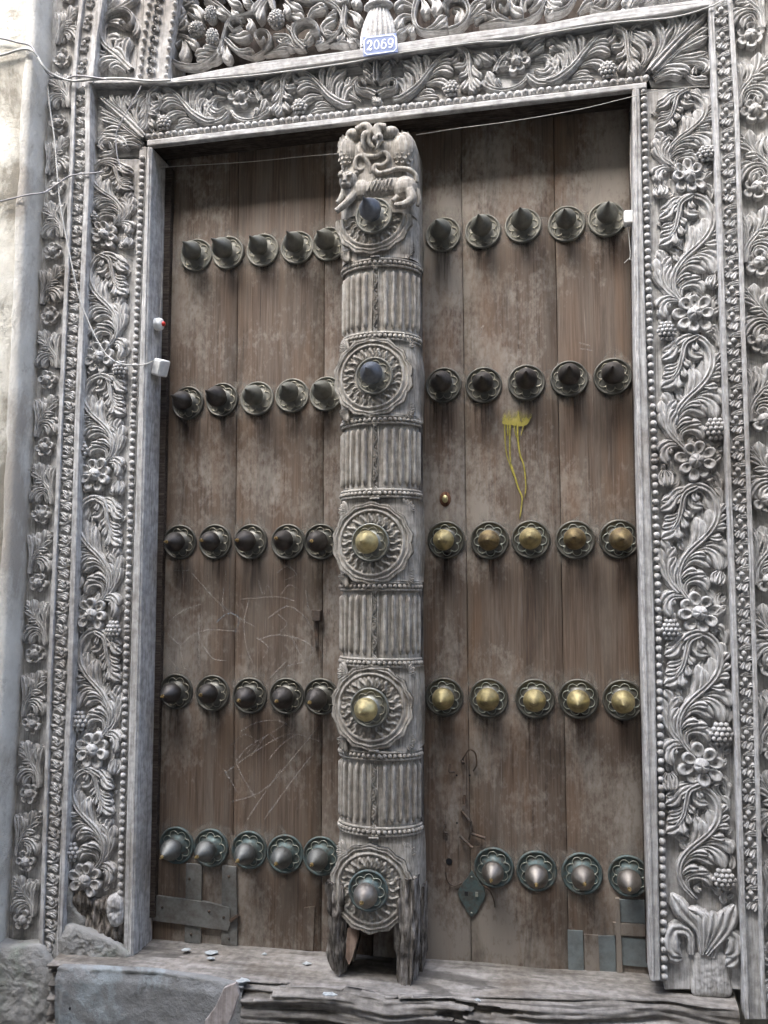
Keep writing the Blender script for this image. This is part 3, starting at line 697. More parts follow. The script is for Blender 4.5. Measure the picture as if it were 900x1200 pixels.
tym('pierced_leaf', [([(440,240),(470,190),(520,150),(555,105)], 24, .03), ([(480,180),(540,170),(545,130)], 20, .03), ([(540,60),(600,68),(632,130)], 26, .03), ([(500,10),(510,60),(525,120)], 30, .028), ([(560,100),(590,120),(640,150)], 10, .03, 'stem', 7), ([(490,130),(530,60),(600,20)], 20, .026), ([(600,10),(560,30),(540,20)], 20, .026)], T1, PXM/4.5, (520, 120))
tym('pierced_scroll', [([(640,10),(720,55),(790,112),(850,120)], 16, .032, 'stem', 12), ([(690,20),(720,90),(760,110)], 22, .03), ([(790,60),(800,100),(830,120)], 18, .03), ([(760,10),(800,50),(840,60)], 22, .03), ([(850,0),(860,40),(900,50)], 20, .03), ([(840,170),(800,190),(775,160),(800,130),(835,140)], 12, .034, 'curl', 12), ([(870,120),(890,150),(880,200)], 20, .03), ([(640,40),(700,10),(740,15)], 20, .028)], T1, PXM/4.5, (760, 80))
def cone_mb(w, h):
    mb = MB(); mb.ell((0, -.018, 0), (w*.9, .03, h*.92), 12, 8)
    for iz in range(-3, 4):
        z = iz*h*.27; wz = w*math.sqrt(max(0, 1-(z/h)**2))
        n = max(1, int(wz/(w*.3)))
        for ix in range(-n, n+1):
            x = (ix+.5*(iz % 2))*w*.36
            if abs(x) > wz*1.02: continue
            mb.ell((x, -.018-.03*math.sqrt(max(.05, 1-(x/w)**2-(z/h)**2)), z), (w*.19, .008, h*.17), 6, 5)
    return mb
ME_CONE = cone_mb(.021, .028).mesh('cone', M_FRAMEH)
for u, v, r in ((605, 182, 1.2), (680, 108, .1), (688, 226, 0)): place('pine_cone', ME_CONE, fr, (T1(u, v).x, YT, T1(u, v).z), rot=(0, r, 0))
place('pine_cone', cone_mb(.026, .030).mesh('cone', M_FRAMEH), fr, (T2(135, 145).x, YT, T2(135, 145).z), rot=(0, .6, 0))
tym('pierced_leaf', [([(95,0),(105,50),(125,95)], 22, .03, 'stem', 7), ([(85,20),(50,80),(35,160)], 24, .03), ([(60,0),(20,60),(0,110)], 22, .026), ([(180,15),(240,70),(285,95)], 24, .03), ([(175,50),(200,90),(190,130)], 22, .03), ([(200,110),(240,120),(290,140)], 26, .028), ([(190,170),(220,200),(260,170)], 18, .028)], T2, PXM/5, (120, 60))
tym('pierced_scroll', [([(0,365),(60,330),(100,270),(85,222),(40,218),(18,255),(50,290),(75,265)], 13, .032, 'curl', 22), ([(120,245),(200,245),(235,300),(300,312)], 18, .03, 'stem', 14), ([(300,315),(245,260),(240,200),(300,162),(365,180),(382,225),(340,235)], 16, .034, 'curl', 20), ([(260,250),(300,270),(350,215)], 22, .026), ([(130,240),(170,280),(215,260)], 18, .03), ([(100,330),(170,300),(230,310)], 18, .03), ([(60,345),(130,330),(200,325)], 12, .028), ([(380,220),(400,270),(360,295)], 18, .026)], T2, PXM/5, (200, 300))
tym('pierced_scroll', [([(200,20),(330,38),(440,45),(510,110),(505,200),(440,272),(365,300)], 15, .034, 'stem', 24), ([(310,150),(345,95),(430,70)], 24, .03), ([(330,75),(380,60),(420,90)], 18, .03), ([(440,255),(405,190),(480,140)], 26, .026), ([(420,130),(450,120),(490,110)], 20, .03), ([(500,200),(460,230),(410,225)], 20, .03), ([(535,70),(525,180),(560,240),(620,280)], 17, .03, 'stem', 14), ([(545,90),(600,130),(618,185)], 26, .03), ([(530,170),(580,220),(615,235)], 20, .03), ([(530,200),(520,250),(490,280)], 22, .03), ([(550,240),(560,270),(600,290)], 20, .03), ([(480,0),(520,40),(560,20)], 24, .03), ([(570,0),(600,40),(590,80)], 28, .03), ([(440,20),(480,30),(530,60)], 16, .03), ([(440,285),(500,285),(560,290)], 14, .028)], T2, PXM/5, (440, 200))
tym('pierced_scroll', [([(150,0),(128,60),(120,130),(160,188),(300,190)], 15, .034, 'stem', 20), ([(118,110),(60,120),(28,190)], 26, .03), ([(122,60),(60,50),(25,90)], 26, .03), ([(130,30),(80,10),(30,20)], 24, .03), ([(100,150),(70,190),(30,222)], 18, .03), ([(120,150),(110,190),(100,212)], 18, .03), ([(160,20),(182,75),(172,115)], 24, .03), ([(195,0),(242,50),(232,110)], 28, .03), ([(180,180),(230,165),(292,118)], 24, .03), ([(230,185),(270,170),(295,150)], 18, .03)], T3, PXM/4.5, (150, 180))
tym('pierced_scroll', [([(300,188),(370,160),(408,100),(385,40),(325,28),(280,68),(300,90)], 17, .034, 'curl', 22), ([(320,70),(362,90),(355,160)], 26, .026), ([(395,110),(440,50),(540,18)], 22, .03), ([(395,130),(450,95),(495,58)], 22, .03), ([(440,30),(480,10),(500,0)], 22, .03), ([(280,10),(330,0),(400,5)], 20, .03)], T3, PXM/4.5, (350, 150))
tym('pierced_scroll', [([(435,140),(500,108),(590,145),(690,142),(770,100),(805,30),(812,0)], 15, .032, 'stem', 24), ([(460,162),(540,150),(600,150)], 16, .03), ([(430,120),(470,105),(520,112)], 16, .03), ([(610,140),(545,105),(540,50),(585,22),(620,50),(602,92),(570,78)], 14, .034, 'curl', 20), ([(620,30),(640,80),(690,112)], 26, .03), ([(640,60),(650,20),(680,10)], 22, .03), ([(700,90),(695,40),(750,0)], 28, .03), ([(720,80),(760,50),(780,20)], 22, .03), ([(815,20),(850,60),(900,75)], 24, .03), ([(810,50),(830,90),(815,118)], 24, .03)], T3, PXM/4.5, (650, 140))
tym('pierced_scroll', [([(0,70),(40,75),(90,50),(120,0)], 12, .032, 'stem', 10), ([(30,60),(60,20),(100,0)], 20, .03), ([(0,30),(30,20),(60,-10)], 20, .03), ([(180,60),(240,70),(290,20),(300,-20)], 13, .032, 'stem', 12), ([(180,50),(220,20),(230,0)], 18, .03), ([(130,70),(160,40),(190,30)], 16, .03), ([(240,60),(260,30),(270,0)], 16, .03)], T4, PXM/3.462, (150, 60))
# fluted vase at the middle
va = MB(); vc = T2(732, 205)
prof = [(-.045, .054), (-.02, .053), (.0, .050), (.012, .047), (.030, .042), (.044, .036), (.058, .031), (.062, .030), (.068, .040), (.072, .046), (.077, .046), (.081, .037), (.09, .031), (.11, .027), (.14, .031)]
rows = []
for z, r in prof:
    row = []
    for j in range(41):
        a_ = PI*j/40; fl = 1+(.13*math.cos(j/40*10*2*PI) if z < .06 else .03*math.cos(j*PI))
        row.append((vc.x+r*fl*math.cos(a_), YT-.03-r*fl*.8*math.sin(a_), vc.z-.012+z*1.12))
    rows.append(row)
va.grid(rows, flip=True); obj('fluted_vase', va, M_FRAMEH, fr)
# arch bands at upper left (they spring from the lintel and lean inwards)
def arc_band(name, la_, lb_, Y, m_=M_FRAME, back=.05):
    return board(name, la_+lb_[::-1], Y, m_, back, .002)
arc_band('arch_edge_band', [(84.5, 97), (88, 45), (96, -20)], [(105.5, 97), (109, 45), (118, -20)], YB+.012)
arc_band('band_rim', [(84.3, 97), (88, 45), (96, -20)], [(88.5, 97), (92, 45), (100, -20)], YB-.002)
arc_band('band_rim', [(103, 97), (107, 45), (117, -20)], [(108.5, 97), (113, 45), (124, -20)], YB-.004)
ab = arc_band('arch_band', [(106, 96), (111, 45), (122, -20)], [(158, 94), (163, 45), (176, -20)], YG)
arc_band('arch_moulding', [(158, 94), (163, 45), (175, -20)], [(196, 93), (199, 60), (212, -20)], YG-.010)
for k, y in enumerate((80, 54, 28, 2)):
    t_ = (94-y)/114; c = W(95+t_*12+t_*t_*3, y, YB+.012); place('sprig', ME_SPR, nbL, c, rot=(0, .1, 0), sc=(.8, 1, .8))
Ua = T1; aa = W(100+200/4.5, 390/4.5, YG); Ua = lambda u, v: W(100+u/4.5, v/4.5, YG)
place('arch_leaf', strokes([([(250,380),(180,310),(110,250),(92,180),(130,100),(210,70),(265,100),(262,150),(225,165)], 17, .03, 'curl', 26), ([(225,165),(205,150),(222,135)], 16, .034), ([(150,290),(140,220),(190,215)], 24, .024), ([(190,320),(185,250),(215,230)], 22, .026), ([(215,345),(225,260),(245,215)], 22, .027), ([(130,270),(110,300),(75,290)], 18, .026), ([(245,385),(180,330),(110,340),(88,385)], 20, .03), ([(225,385),(180,355),(140,385)], 20, .028), ([(120,130),(180,130),(205,150)], 18, .024), ([(130,70),(200,50),(290,0)], 18, .027), ([(100,90),(140,40),(180,0)], 20, .026), ([(270,100),(285,170),(262,205)], 18, .022), ([(125,60),(125,20),(145,-20)], 18, .024), ([(235,370),(205,300),(165,270)], 20, .028)], Ua, aa, PXM/4.5).mesh('arch_leaf', M_FRAME), fr, (aa.x, YG, aa.z))
for x0, x1 in ((164, 179), (195, 209)):
    for i in range(11):
        y = 89-i*10.5; t_ = i/10; place('arch_bead', ME_BEAD, fr, W(x0+(x1-x0)*(.6*t_+.4*t_*t_), y, YG-.016), sc=(.8, .9, .85))
ring_mb = MB(); ring_mb.sweep([(.012*math.cos(a_), .013*math.sin(a_)) for a_ in [-.6+i*.75 for i in range(8)]], .0045, .012, 'curl', 16); ring_mb.ell((0.001, -.005, 0), (.005, .006, .005), 8, 5)
ME_RING = ring_mb.mesh('guilloche_ring', M_FRAME)
for i in range(9):
    y = 85-i*12.2; t_ = i/9; place('guilloche_ring', ME_RING, fr, W(177+15*(.6*t_+.4*t_*t_), y, YG-.011))
# scrap of arch band at upper right
board('arch_moulding', [(727, 22), (733, -20), (752, -20), (748, 18)], YG-.010, M_FRAMEH, .05, .002)
board('arch_band', [(748, 18), (752, -20), (834, -20), (830, 4)], YG, M_FRAMEH, .05, .002)
for i in range(3): place('arch_bead', ME_BEAD, fr, W(730+i*.8, 14-i*10, YG-.016), sc=(.8, .9, .85))
place('arch_leaf', strokes([([(340,40),(360,10),(400,-20)], 14, .026), ([(400,30),(430,15),(440,-15)], 12, .026), ([(460,5),(490,20),(480,0)], 10, .03, 'curl', 8), ([(500,15),(560,5),(600,-25)], 12, .026), ([(560,15),(620,0),(660,-20)], 12, .026)], lambda u, v: W(640+u/3.462, v/3.462, YG), W(760, 5, YG), PXM/3.46).mesh('arch_leaf', M_FRAMEH), fr, W(760, 5, YG))

# ================================================================== DOOR LEAVES
def WZ(px, py, Z):
    d = RV*((px-450)/F) - UV*((py-600)/F) + fw
    t = (Z-CAM.z)/d.z
    return CAM + d*t
def leaf(label, base, mat_, seams):
    """seams: list of (top_px, bottom_px) pairs, plank edges from left to right"""
    t = thing('door_leaf', label, 'door', W(*base, 0))
    for (a, b), (c, d) in zip(seams, seams[1:]):
        pa, pb, pc, pd = W(*a, 0), W(*b, 0), W(*c, 0), W(*d, 0)
        gp = .0005
        mb = MB()
        def P2(p, q, f): return p+(q-p)*f
        rows = []
        nx_, nz_ = 4, 40
        for i in range(nz_+1):
            l = P2(pb, pa, i/nz_); r = P2(pd, pc, i/nz_)
            x0 = l.x+gp+.0012*nz(l.z*7, l.x*9, 1); x1 = r.x-gp+.0012*nz(r.z*7, r.x*9, 1)
            row = [(x0, .02, l.z), (x0, .0025, l.z)]
            for j in range(nx_+1):
                u = j/nx_; x = x0+.002+(x1-x0-.004)*u; z = l.z+(r.z-l.z)*u
                row.append((x, -.0012+.0026*nz(x*5, z*1.3, pa.x*7)-.0006*(1-(2*u-1)**2), z))
            row += [(x1, .0025, r.z), (x1, .02, r.z)]
            rows.append(row)
        mb.grid(rows)
        o = obj('plank', mb, mat_, t)
    b = MB(); p0, p1, p2, p3 = W(*seams[0][0], 0), W(*seams[-1][0], 0), W(*seams[-1][1], 0), W(*seams[0][1], 0)
    b.prism(ori([(q.x, q.z) for q in (p0, p1, p2, p3)]), .021, .06); obj('back_boards', b, M_DARKW, t, smooth=False)
    return t
dl = leaf('left door leaf of worn brown planks with five rows of dark spiked studs', (290, 1100), M_DOORL,
    [((196, 140), (176, 1125)), ((280, 140), (272, 1125)), ((381, 140), (376, 1130)), ((448, 140), (436, 1140))])
dr = leaf('right door leaf with brass spiked studs and a yellow paint run', (630, 1140), M_DOORR,
    [((448.6, 140), (436.6, 1140)), ((540, 140), (553, 1150)), ((648, 120), (667, 1152)), ((748, 110), (768, 1160))])

# ------------------------------------------------------------------ studs
sm = MB(); sm.lathe([(.0225, .0), (.0225, .013), (.0195, .019), (.0215, .024), (.0285, .031), (.0325, .040), (.0330, .046), (.0308, .055), (.0266, .064), (.0214, .073), (.0160, .082), (.0112, .091), (.0073, .101), (.0046, .110), (.0028, .118), (.0004, .124)], 28)
pm = MB(); pm.lathe([(.0565, -.001), (.0575, .004), (.0560, .0085), (.0525, .0095), (.0505, .0065), (.0485, .0048), (.036, .0060), (.028, .0105), (.026, .015), (.015, .016)], 36)
def petals(np_=8):
    mb = MB()
    for i in range(np_):
        a0 = 2*PI*(i+.5)/np_; c = (math.cos(a0)*.0335, math.sin(a0)*.0335)
        pts = []
        for k in range(9):
            b_ = a0-2.05+4.1*k/8; pts.append(Vector((c[0]+.0128*math.cos(b_), -.0068, c[1]+.0128*math.sin(b_))))
        mb.tube(pts, .00115, 5, 12)
        b_ = 2*PI*i/np_; mb.ell((math.cos(b_)*.0375, -.007, math.sin(b_)*.0375), (.0021, .0018, .0021), 6, 5)
    return mb
pe = petals()
def stud_set(key, mball, mplate, mring): return (sm.mesh('stud', mball), pm.mesh('base_plate', mplate), pe.mesh('petal_ring', mring))
S_DARK = stud_set('d', M_BRONZE, M_PLATE, M_RING); S_DUST = stud_set('g', M_BRONZEG, M_PLATEG, M_RING); S_BRASS = stud_set('b', M_BRASS, M_PLATE, M_RINGV)
S_POL = stud_set('p', M_POLB, M_VERD, M_RINGV); S_BLUE = stud_set('u', M_BLUEB, M_PLATEG, M_RING); S_MIX = stud_set('m', M_SILV, M_VERD, M_RINGV); S_BRD = stud_set('w', M_BRASSD, M_PLATE, M_RINGV); S_GOLDP = stud_set('q', M_BRASS, M_BRONZEG, M_RING)
tipm = MB(); tipm.lathe([(.0060, .1065), (.0048, .1105), (.0031, .118), (.0002, .1255)], 12); ME_TIP = tipm.mesh('tip', M_TIP)
def halo_mat():
    M, t, b = mat('dust_halo', .95, 0, .1)
    tc = N(t, 'ShaderNodeTexCoord'); ln = N(t, 'ShaderNodeVectorMath', operation='LENGTH'); t.links.new(tc.outputs['Object'], ln.inputs[0])
    r = ramp(t, ln.outputs['Value'], [(.05, (.85,)), (.092, (0,))]); n = tex(t, coords(t, (1, 1, .5)), 55, 5, .7); r2 = ramp(t, n.outputs[0], [(.40, (0,)), (.66, (1,))])
    mu = N(t, 'ShaderNodeMath', operation='MULTIPLY'); t.links.new(r.outputs[0], mu.inputs[0]); t.links.new(r2.outputs[0], mu.inputs[1])
    b.inputs['Base Color'].default_value = (.27, .245, .21, 1); t.links.new(mu.outputs[0], b.inputs['Alpha']); return M
def run_mat():
    M, t, b = mat('rust_run', .8, 0, .2)
    tc = N(t, 'ShaderNodeTexCoord'); sx = N(t, 'ShaderNodeSeparateXYZ'); t.links.new(tc.outputs['Object'], sx.inputs[0])
    ab = N(t, 'ShaderNodeMath', operation='ABSOLUTE'); t.links.new(sx.outputs[0], ab.inputs[0])
    rx = ramp(t, ab.outputs[0], [(.008, (1,)), (.046, (0,))])
    ng = N(t, 'ShaderNodeMath', operation='MULTIPLY'); t.links.new(sx.outputs[2], ng.inputs[0]); ng.inputs[1].default_value = -1
    rz_ = ramp(t, ng.outputs[0], [(.03, (.75,)), (.19, (0,))]); n = tex(t, coords(t, (75, 75, 5)), 1, 5, .65); rn = ramp(t, n.outputs[0], [(.47, (0,)), (.58, (1,))])
    m1_ = N(t, 'ShaderNodeMath', operation='MULTIPLY'); m2_ = N(t, 'ShaderNodeMath', operation='MULTIPLY')
    t.links.new(rx.outputs[0], m1_.inputs[0]); t.links.new(rz_.outputs[0], m1_.inputs[1]); t.links.new(m1_.outputs[0], m2_.inputs[0]); t.links.new(rn.outputs[0], m2_.inputs[1])
    b.inputs['Base Color'].default_value = (.034, .021, .015, 1); t.links.new(m2_.outputs[0], b.inputs['Alpha']); return M
rmb = MB(); rmb.grid([[(-.046, 0, -.22), (.046, 0, -.22)], [(-.046, 0, .0), (.046, 0, .0)]]); ME_RUN = rmb.mesh('stain_run', run_mat(), False)
hm = MB(); hm.lathe([(.092, -.0006), (.07, 0), (.05, .0006)], 28); ME_HALO = hm.mesh('dust_halo', halo_mat())
def stud(parent, px, py, S, Y=0.0, k=1.0, bk=1.0, tip=False):
    p = W(px, py, Y); rz = random.uniform(0, 6)
    tx, tz = random.uniform(-.06, .06), random.uniform(-.06, .06)
    s = place('stud', S[0], parent, p+Vector((0, -.004, 0)), sc=(bk, bk*random.uniform(.97, 1.04), bk), rot=(tx, 0, tz))
    pl = bpy.data.objects.new('base_plate', S[1]); COL.objects.link(pl); pl.parent = s; pl.scale = (k/bk, 1/bk, k/bk); pl.location = (0, .003, 0)
    pr = bpy.data.objects.new('petal_ring', S[2]); COL.objects.link(pr); pr.parent = s; pr.scale = (k/bk, 1.1/bk, k/bk); pr.location = (0, .003, 0); pr.rotation_euler = (0, rz, 0)
    if Y == 0.0:
        hl = bpy.data.objects.new('dust_halo', ME_HALO); COL.objects.link(hl); hl.parent = s; hl.location = (0, .0018, .004); hl.rotation_euler = (0, rz, 0)
        if py < 900: rn_ = bpy.data.objects.new('stain_run', ME_RUN); COL.objects.link(rn_); rn_.parent = parent; rn_.location = p-ORG[parent.name]+Vector((random.uniform(-.01, .01), -.0050, -.02)); rn_.scale = (random.uniform(.7, 1.1), 1, random.uniform(.5, 1.15))
    if tip:
        tp = bpy.data.objects.new('worn_tip', ME_TIP); COL.objects.link(tp); tp.parent = s
    return s
L1 = [(231, 300), (268, 297), (308.5, 294), (349, 291), (386, 287)]; L2 = [(221, 473), (261, 469), (302, 467.5), (343, 464), (383, 462)]
L3 = [(212, 635.5), (253, 635), (294.5, 635), (338, 635), (377, 635)]; L4 = [(207.5, 810), (250, 812), (293.6, 815), (336.7, 815.5), (377, 816)]
L5 = [(208, 990), (248, 993), (293, 995.5), (335, 1000), (377, 1002.5)]
R1 = [(519.6, 276), (566, 272), (613, 265.5), (664, 263.5), (711, 258)]; R2 = [(520, 452), (567, 452), (617, 449), (667, 444.5), (718, 442)]
R3 = [(523, 633), (574, 633.5), (622, 632.5), (674, 633), (725.5, 632)]; R4 = [(521, 816.7), (573, 818), (627, 818.5), (678, 818.7), (730, 820)]
R5 = [(579, 1016), (629, 1020), (682, 1023), (737, 1026)]
for row, S, tp in ((L1, S_DUST, 0), (L2, S_DARK, 0), (L3, S_DARK, 1), (L4, S_DARK, 1), (L5, S_MIX, 1)):
    for i, p in enumerate(row): stud(dl, *p, S if not (S is S_DARK and row is L2 and i > 1) else S_DUST, k=.98 if row is not L5 else 1.0, tip=bool(tp), bk=random.uniform(.95, 1.02))
for row, S, tp in ((R1, S_DUST, 0), (R2, S_DARK, 0), (R3, S_BRASS, 0), (R4, S_BRASS, 0), (R5, S_POL, 1)):
    for i, p in enumerate(row): stud(dr, *p, S_BRD if row is R3 and i in (3, 4, 1) else S, k=1.0 if row not in (R1, R2) else .98, tip=bool(tp), bk=random.uniform(.94, 1.01))

# ------------------------------------------------------------------ ironwork and marks on the leaves
def slab(parent, name, pxs, th, m_, Y=-.003, bev=.001):
    mb = MB(); mb.prism(Q(pxs, Y-th), Y-th, .001); o = obj(name, mb, m_, parent, smooth=False)
    if bev: bevel(o, bev)
    return o
for p in ([(218, 1012), (236.5, 1013), (235, 1106), (216, 1104)], [(260, 1014), (277, 1016), (278, 1109), (259, 1107)]): slab(dl, 'iron_strap', p, .004, M_TIN2)
slab(dl, 'iron_strap', [(178, 1049), (200, 1052), (240, 1057), (269, 1064), (270, 1083), (267, 1091), (225, 1085), (178, 1079)], .0085, M_TIN2)
slab(dl, 'wedge', [(268, 1078), (277, 1072), (279, 1075), (270, 1082)], .014, M_IRON)
slab(dl, 'plank_patch', [(356, 1064), (369, 1062), (367, 1115), (354, 1113)], .003, M_DOORL)
for x, y in ((222, 1030), (224, 1070), (224, 1095), (268, 1027), (268, 1100), (190, 1063), (215, 1070), (262, 1075), (245, 1068)):
    mb = MB(); mb.ell((0, 0, 0), (.0045, .003, .0045), 8, 5); place('nail', mb.mesh('nail', M_IRON), dl, W(x, y, -.008 if y in (1030, 1070, 1095, 1027, 1100) else -.0125))
for p in ([(665, 1090), (683, 1091), (684.5, 1140), (666, 1139)], [(700, 1097), (721, 1097), (722, 1142), (703, 1141)], [(722, 1054), (758, 1055), (758, 1083), (723, 1080)], [(726, 1098), (759, 1101), (760, 1134), (727, 1131)]): slab(dr, 'tin_patch', p, .0025, M_TIN, bev=.0006)
slab(dr, 'batten', [(718, 1081), (760, 1084), (760, 1098), (720, 1096)], .006, M_DOORR); slab(dr, 'batten', [(721, 1053), (726, 1053), (730, 1142), (723, 1142)], .007, M_DOORR)
slab(dr, 'batten', [(684, 1095), (701, 1096), (703, 1141), (686, 1140)], .0035, M_DOORR)
# latch box on the left leaf
slab(dl, 'latch', [(365, 714), (375.5, 715), (375, 728), (366, 728)], .020, M_IRON, bev=.002); slab(dl, 'latch_plate', [(367, 728), (373, 728), (373, 757), (370, 760)], .004, M_IRON)
# round lock with a brass cylinder
c = W(522, 585, 0); mb = MB(); mb.lathe([(.020, -.001), (.0205, .003), (.018, .0055), (.0, .006)], 24); lk = obj('lock_rose', mb, wood('lock_rose_wood', [(.08, .04, .025), (.12, .06, .04), (.17, .09, .06)]), dr, c, sc=(.85, 1, 1.1))
mb = MB(); mb.lathe([(.0105, .004), (.0105, .010), (.008, .0115), (.0, .0115)], 18); mb.box((-.0012, -.0122, -.006), (.0012, -.0112, .006)); obj('lock_cylinder', mb, M_BRASS, lk, c)
# diamond keyhole plate
c = W(552, 1047, 0); Uk = lambda u, v: W(490+u/5.215, 860+v/5.215, 0)
mb = MB(); out = []
kp = [(328, 830), (352, 870), (372, 890), (402, 930), (413, 970), (402, 1020), (378, 1050), (362, 1090), (328, 1118), (300, 1085), (285, 1050), (258, 1010), (243, 970), (258, 930), (285, 895), (305, 868)]
P_ = [Uk(*q) for q in kp]
mb.prism(ori([(q.x, q.z) for q in P_]), -.006, .001); kpl = obj('keyhole_plate', mb, M_VERD, dr, smooth=False); bevel(kpl, .0015)
mb = MB(); q = Uk(296, 972); mb.box((q.x-.005, -.0068, q.z-.006), (q.x+.005, -.005, q.z+.006)); obj('keyhole', mb, M_GLASSD, kpl, smooth=False)
mb = MB(); q = Uk(360, 975); mb.box((q.x-.004, -.011, q.z-.006), (q.x+.004, -.005, q.z+.006)); obj('rivet', mb, M_RINGV, kpl, smooth=False)
for q in ((328, 870), (328, 1090)):
    mb = MB(); mb.ell((0, 0, 0), (.003, .003, .003), 8, 5); place('rivet', mb.mesh('rivet', M_RINGV), kpl, Uk(*q)+Vector((0, -.006, 0)))
c = Uk(190, 778); mb = MB(); mb.lathe([(.0095, .0012), (.0, .0014)], 18, (0, -.002, 0)); obj('bolt_hole', mb, M_GLASSD, dr, c)
def iron(pts, r, Y=-.004, nm='iron_hook', m_=M_IRON, n=None, r1=None):
    mb = MB(); mb.tube([Uk(u, v)+Vector((0, Y-dy, 0)) for u, v, dy in pts], r, 6, n, r1=r1); return obj(nm, mb, m_, dr)
iron([(268, 165, .0), (290, 125, .012), (320, 88, .018), (352, 110, .014), (360, 180, .008), (338, 225, 0)], .0024); iron([(196, 185, 0), (194, 225, .010), (225, 230, .004)], .003, nm='staple'); iron([(270, 160, 0), (280, 175, .01)], .005, nm='staple')
iron([(296, 120, .006), (299, 240, .005), (296, 380, .005), (292, 430, .008)], .0011, nm='hanging_wire'); iron([(286, 370, .003), (284, 430, .008)], .0038, nm='hook_shank')
iron([(268, 465, .002), (318, 522, .012)], .0045, nm='staple'); iron([(325, 530, .004), (322, 600, .008), (312, 640, .004)], .0034, nm='hook_shank'); iron([(330, 605, .006), (418, 628, .016)], .0042, nm='staple'); iron([(258, 622, .004), (338, 684, .018)], .0040, nm='staple'); iron([(165, 550, 0), (158, 590, .008), (180, 602, .002)], .003, nm='staple')
iron([(168, 845, 0), (185, 900, .002), (220, 925, .002), (268, 910, .001)], .0018, nm='bent_wire'); iron([(395, 915, .006), (440, 950, .008), (465, 1010, .006), (470, 1055, .002)], .0022, nm='bent_wire')
for u, v in ((236, 252), (316, 252), (238, 543)):
    mb = MB(); mb.lathe([(.003, .001), (0, .0012)], 8, (0, -.002, 0)); place('nail_hole', mb.mesh('nail_hole', M_GLASSD), dr, Uk(u, v))
# yellow paint run
Uy = lambda u, v: W(560+u/8, 470+v/8, 0)
ya = Uy(370, 150)
yr = [([(250,205),(258,400),(275,520),(300,590),(335,705)], 7, .0016, 'stem', 16), ([(278,200),(282,330)], 8, .0014, 'stem', 6), ([(305,200),(300,330),(300,460),(310,600)], 9, .0016, 'stem', 12),
 ([(310,590),(345,700),(385,830),(415,900),(408,1000),(392,1110)], 9, .0018, 'stem', 16), ([(335,205),(352,300),(372,360)], 7, .0015, 'stem', 8), ([(372,200),(375,340),(395,500),(430,600),(450,780),(442,900)], 9, .0018, 'stem', 18), ([(440,205),(420,260),(405,330)], 6, .0015, 'stem', 7)]
spm = MB(); O_ = crom3([Uy(*q) for q in ((240,215),(235,160),(262,110),(320,85),(400,95),(480,100),(505,130),(480,180),(455,220),(400,235),(330,225))]+[Uy(240, 215)], 60); c_ = sum(O_, Vector())/len(O_)
spm.grid([[c_+(p-c_)*q-Vector((ya.x, 0, ya.z)) for p in O_] for q in (1.06, .7, .3, .02)], flip=False)
M_YELA, t_, b_ = mat('yellow_spray', .8, 0, .2)
tc_ = N(t_, 'ShaderNodeTexCoord'); sx_ = N(t_, 'ShaderNodeSeparateXYZ'); t_.links.new(tc_.outputs['Object'], sx_.inputs[0])
nn_ = tex(t_, coords(t_, (1, 1, .35)), 70, 6, .75); ma_ = N(t_, 'ShaderNodeMath', operation='MULTIPLY_ADD'); t_.links.new(sx_.outputs[2], ma_.inputs[0]); ma_.inputs[1].default_value = -9.0; t_.links.new(nn_.outputs[0], ma_.inputs[2])
al_ = ramp(t_, ma_.outputs[0], [(.34, (0,)), (.62, (.92,))]); t_.links.new(al_.outputs[0], b_.inputs['Alpha']); b_.inputs['Base Color'].default_value = (.34, .295, .07, 1)
place('paint_spray', spm.mesh('paint_spray', M_YELA), dr, (ya.x, -.0052, ya.z))
place('paint_run', strokes(yr, Uy, ya, PXM/8, False).mesh('paint_run', M_YEL), dr, (ya.x, -.004, ya.z))
# chalk scribbles on the left leaf and right leaf
Uc_ = lambda u, v: W(170+u/3.6, 580+v/3.6, 0)
ck = [[(560,330),(600,300),(640,335),(590,360)], [(575,420),(610,380),(650,400)], [(480,360),(500,420),(520,380),(540,440)], [(300,540),(350,500),(400,520),(380,590)], [(340,320),(345,380)], [(470,600),(520,640),(500,690)], [(560,500),(600,540),(570,580)], [(250,640),(290,690),(350,700)], [(620,600),(660,680)], [(680,400),(690,470),(710,500)], [(400,1000),(470,960),(560,950),(620,980)], [(360,1060),(420,1010),(470,1040),(430,1090)], [(450,1100),(520,1010),(560,1040)], [(380,1130),(440,1060),(540,1000),(600,960)], [(520,1120),(580,1050),(640,1010)], [(240,460),(160,490),(100,540),(85,600),(100,680),(150,740)], [(95,580),(150,630),(190,600),(260,570),(400,575)], [(150,630),(165,720),(190,745)], [(440,440),(420,540),(430,640),(460,720)], [(480,610),(560,590),(660,610),(710,650),(680,700),(600,720)], [(520,520),(600,470),(660,500),(700,550),(740,640),(750,690),(700,740)], [(335,390),(330,450),(335,520)], [(120,320),(190,318)], [(158,300),(165,380)], [(200,330),(330,470),(470,560)], [(230,500),(230,740)], [(600,700),(520,780)], [(400,440),(560,430),(640,450)]]
for i, L in enumerate(ck):
    mb = MB(); a_ = Uc_(*L[0]); mb.sweep(loc2(L, Uc_, a_), .0021, .0004, 'stem', 24); place('chalk_line', mb.mesh('chalk_line', M_CHALKB if i in (3,) else M_CHALK), dl, (a_.x, -.0042, a_.z))
ck2 = [[(265,905),(300,880),(340,860),(380,870)], [(300,935),(280,900),(275,870)], [(270,940),(310,925),(350,880),(375,850)], [(290,960),(330,900)], [(310,960),(350,905),(370,880)], [(262,900),(280,930)]]
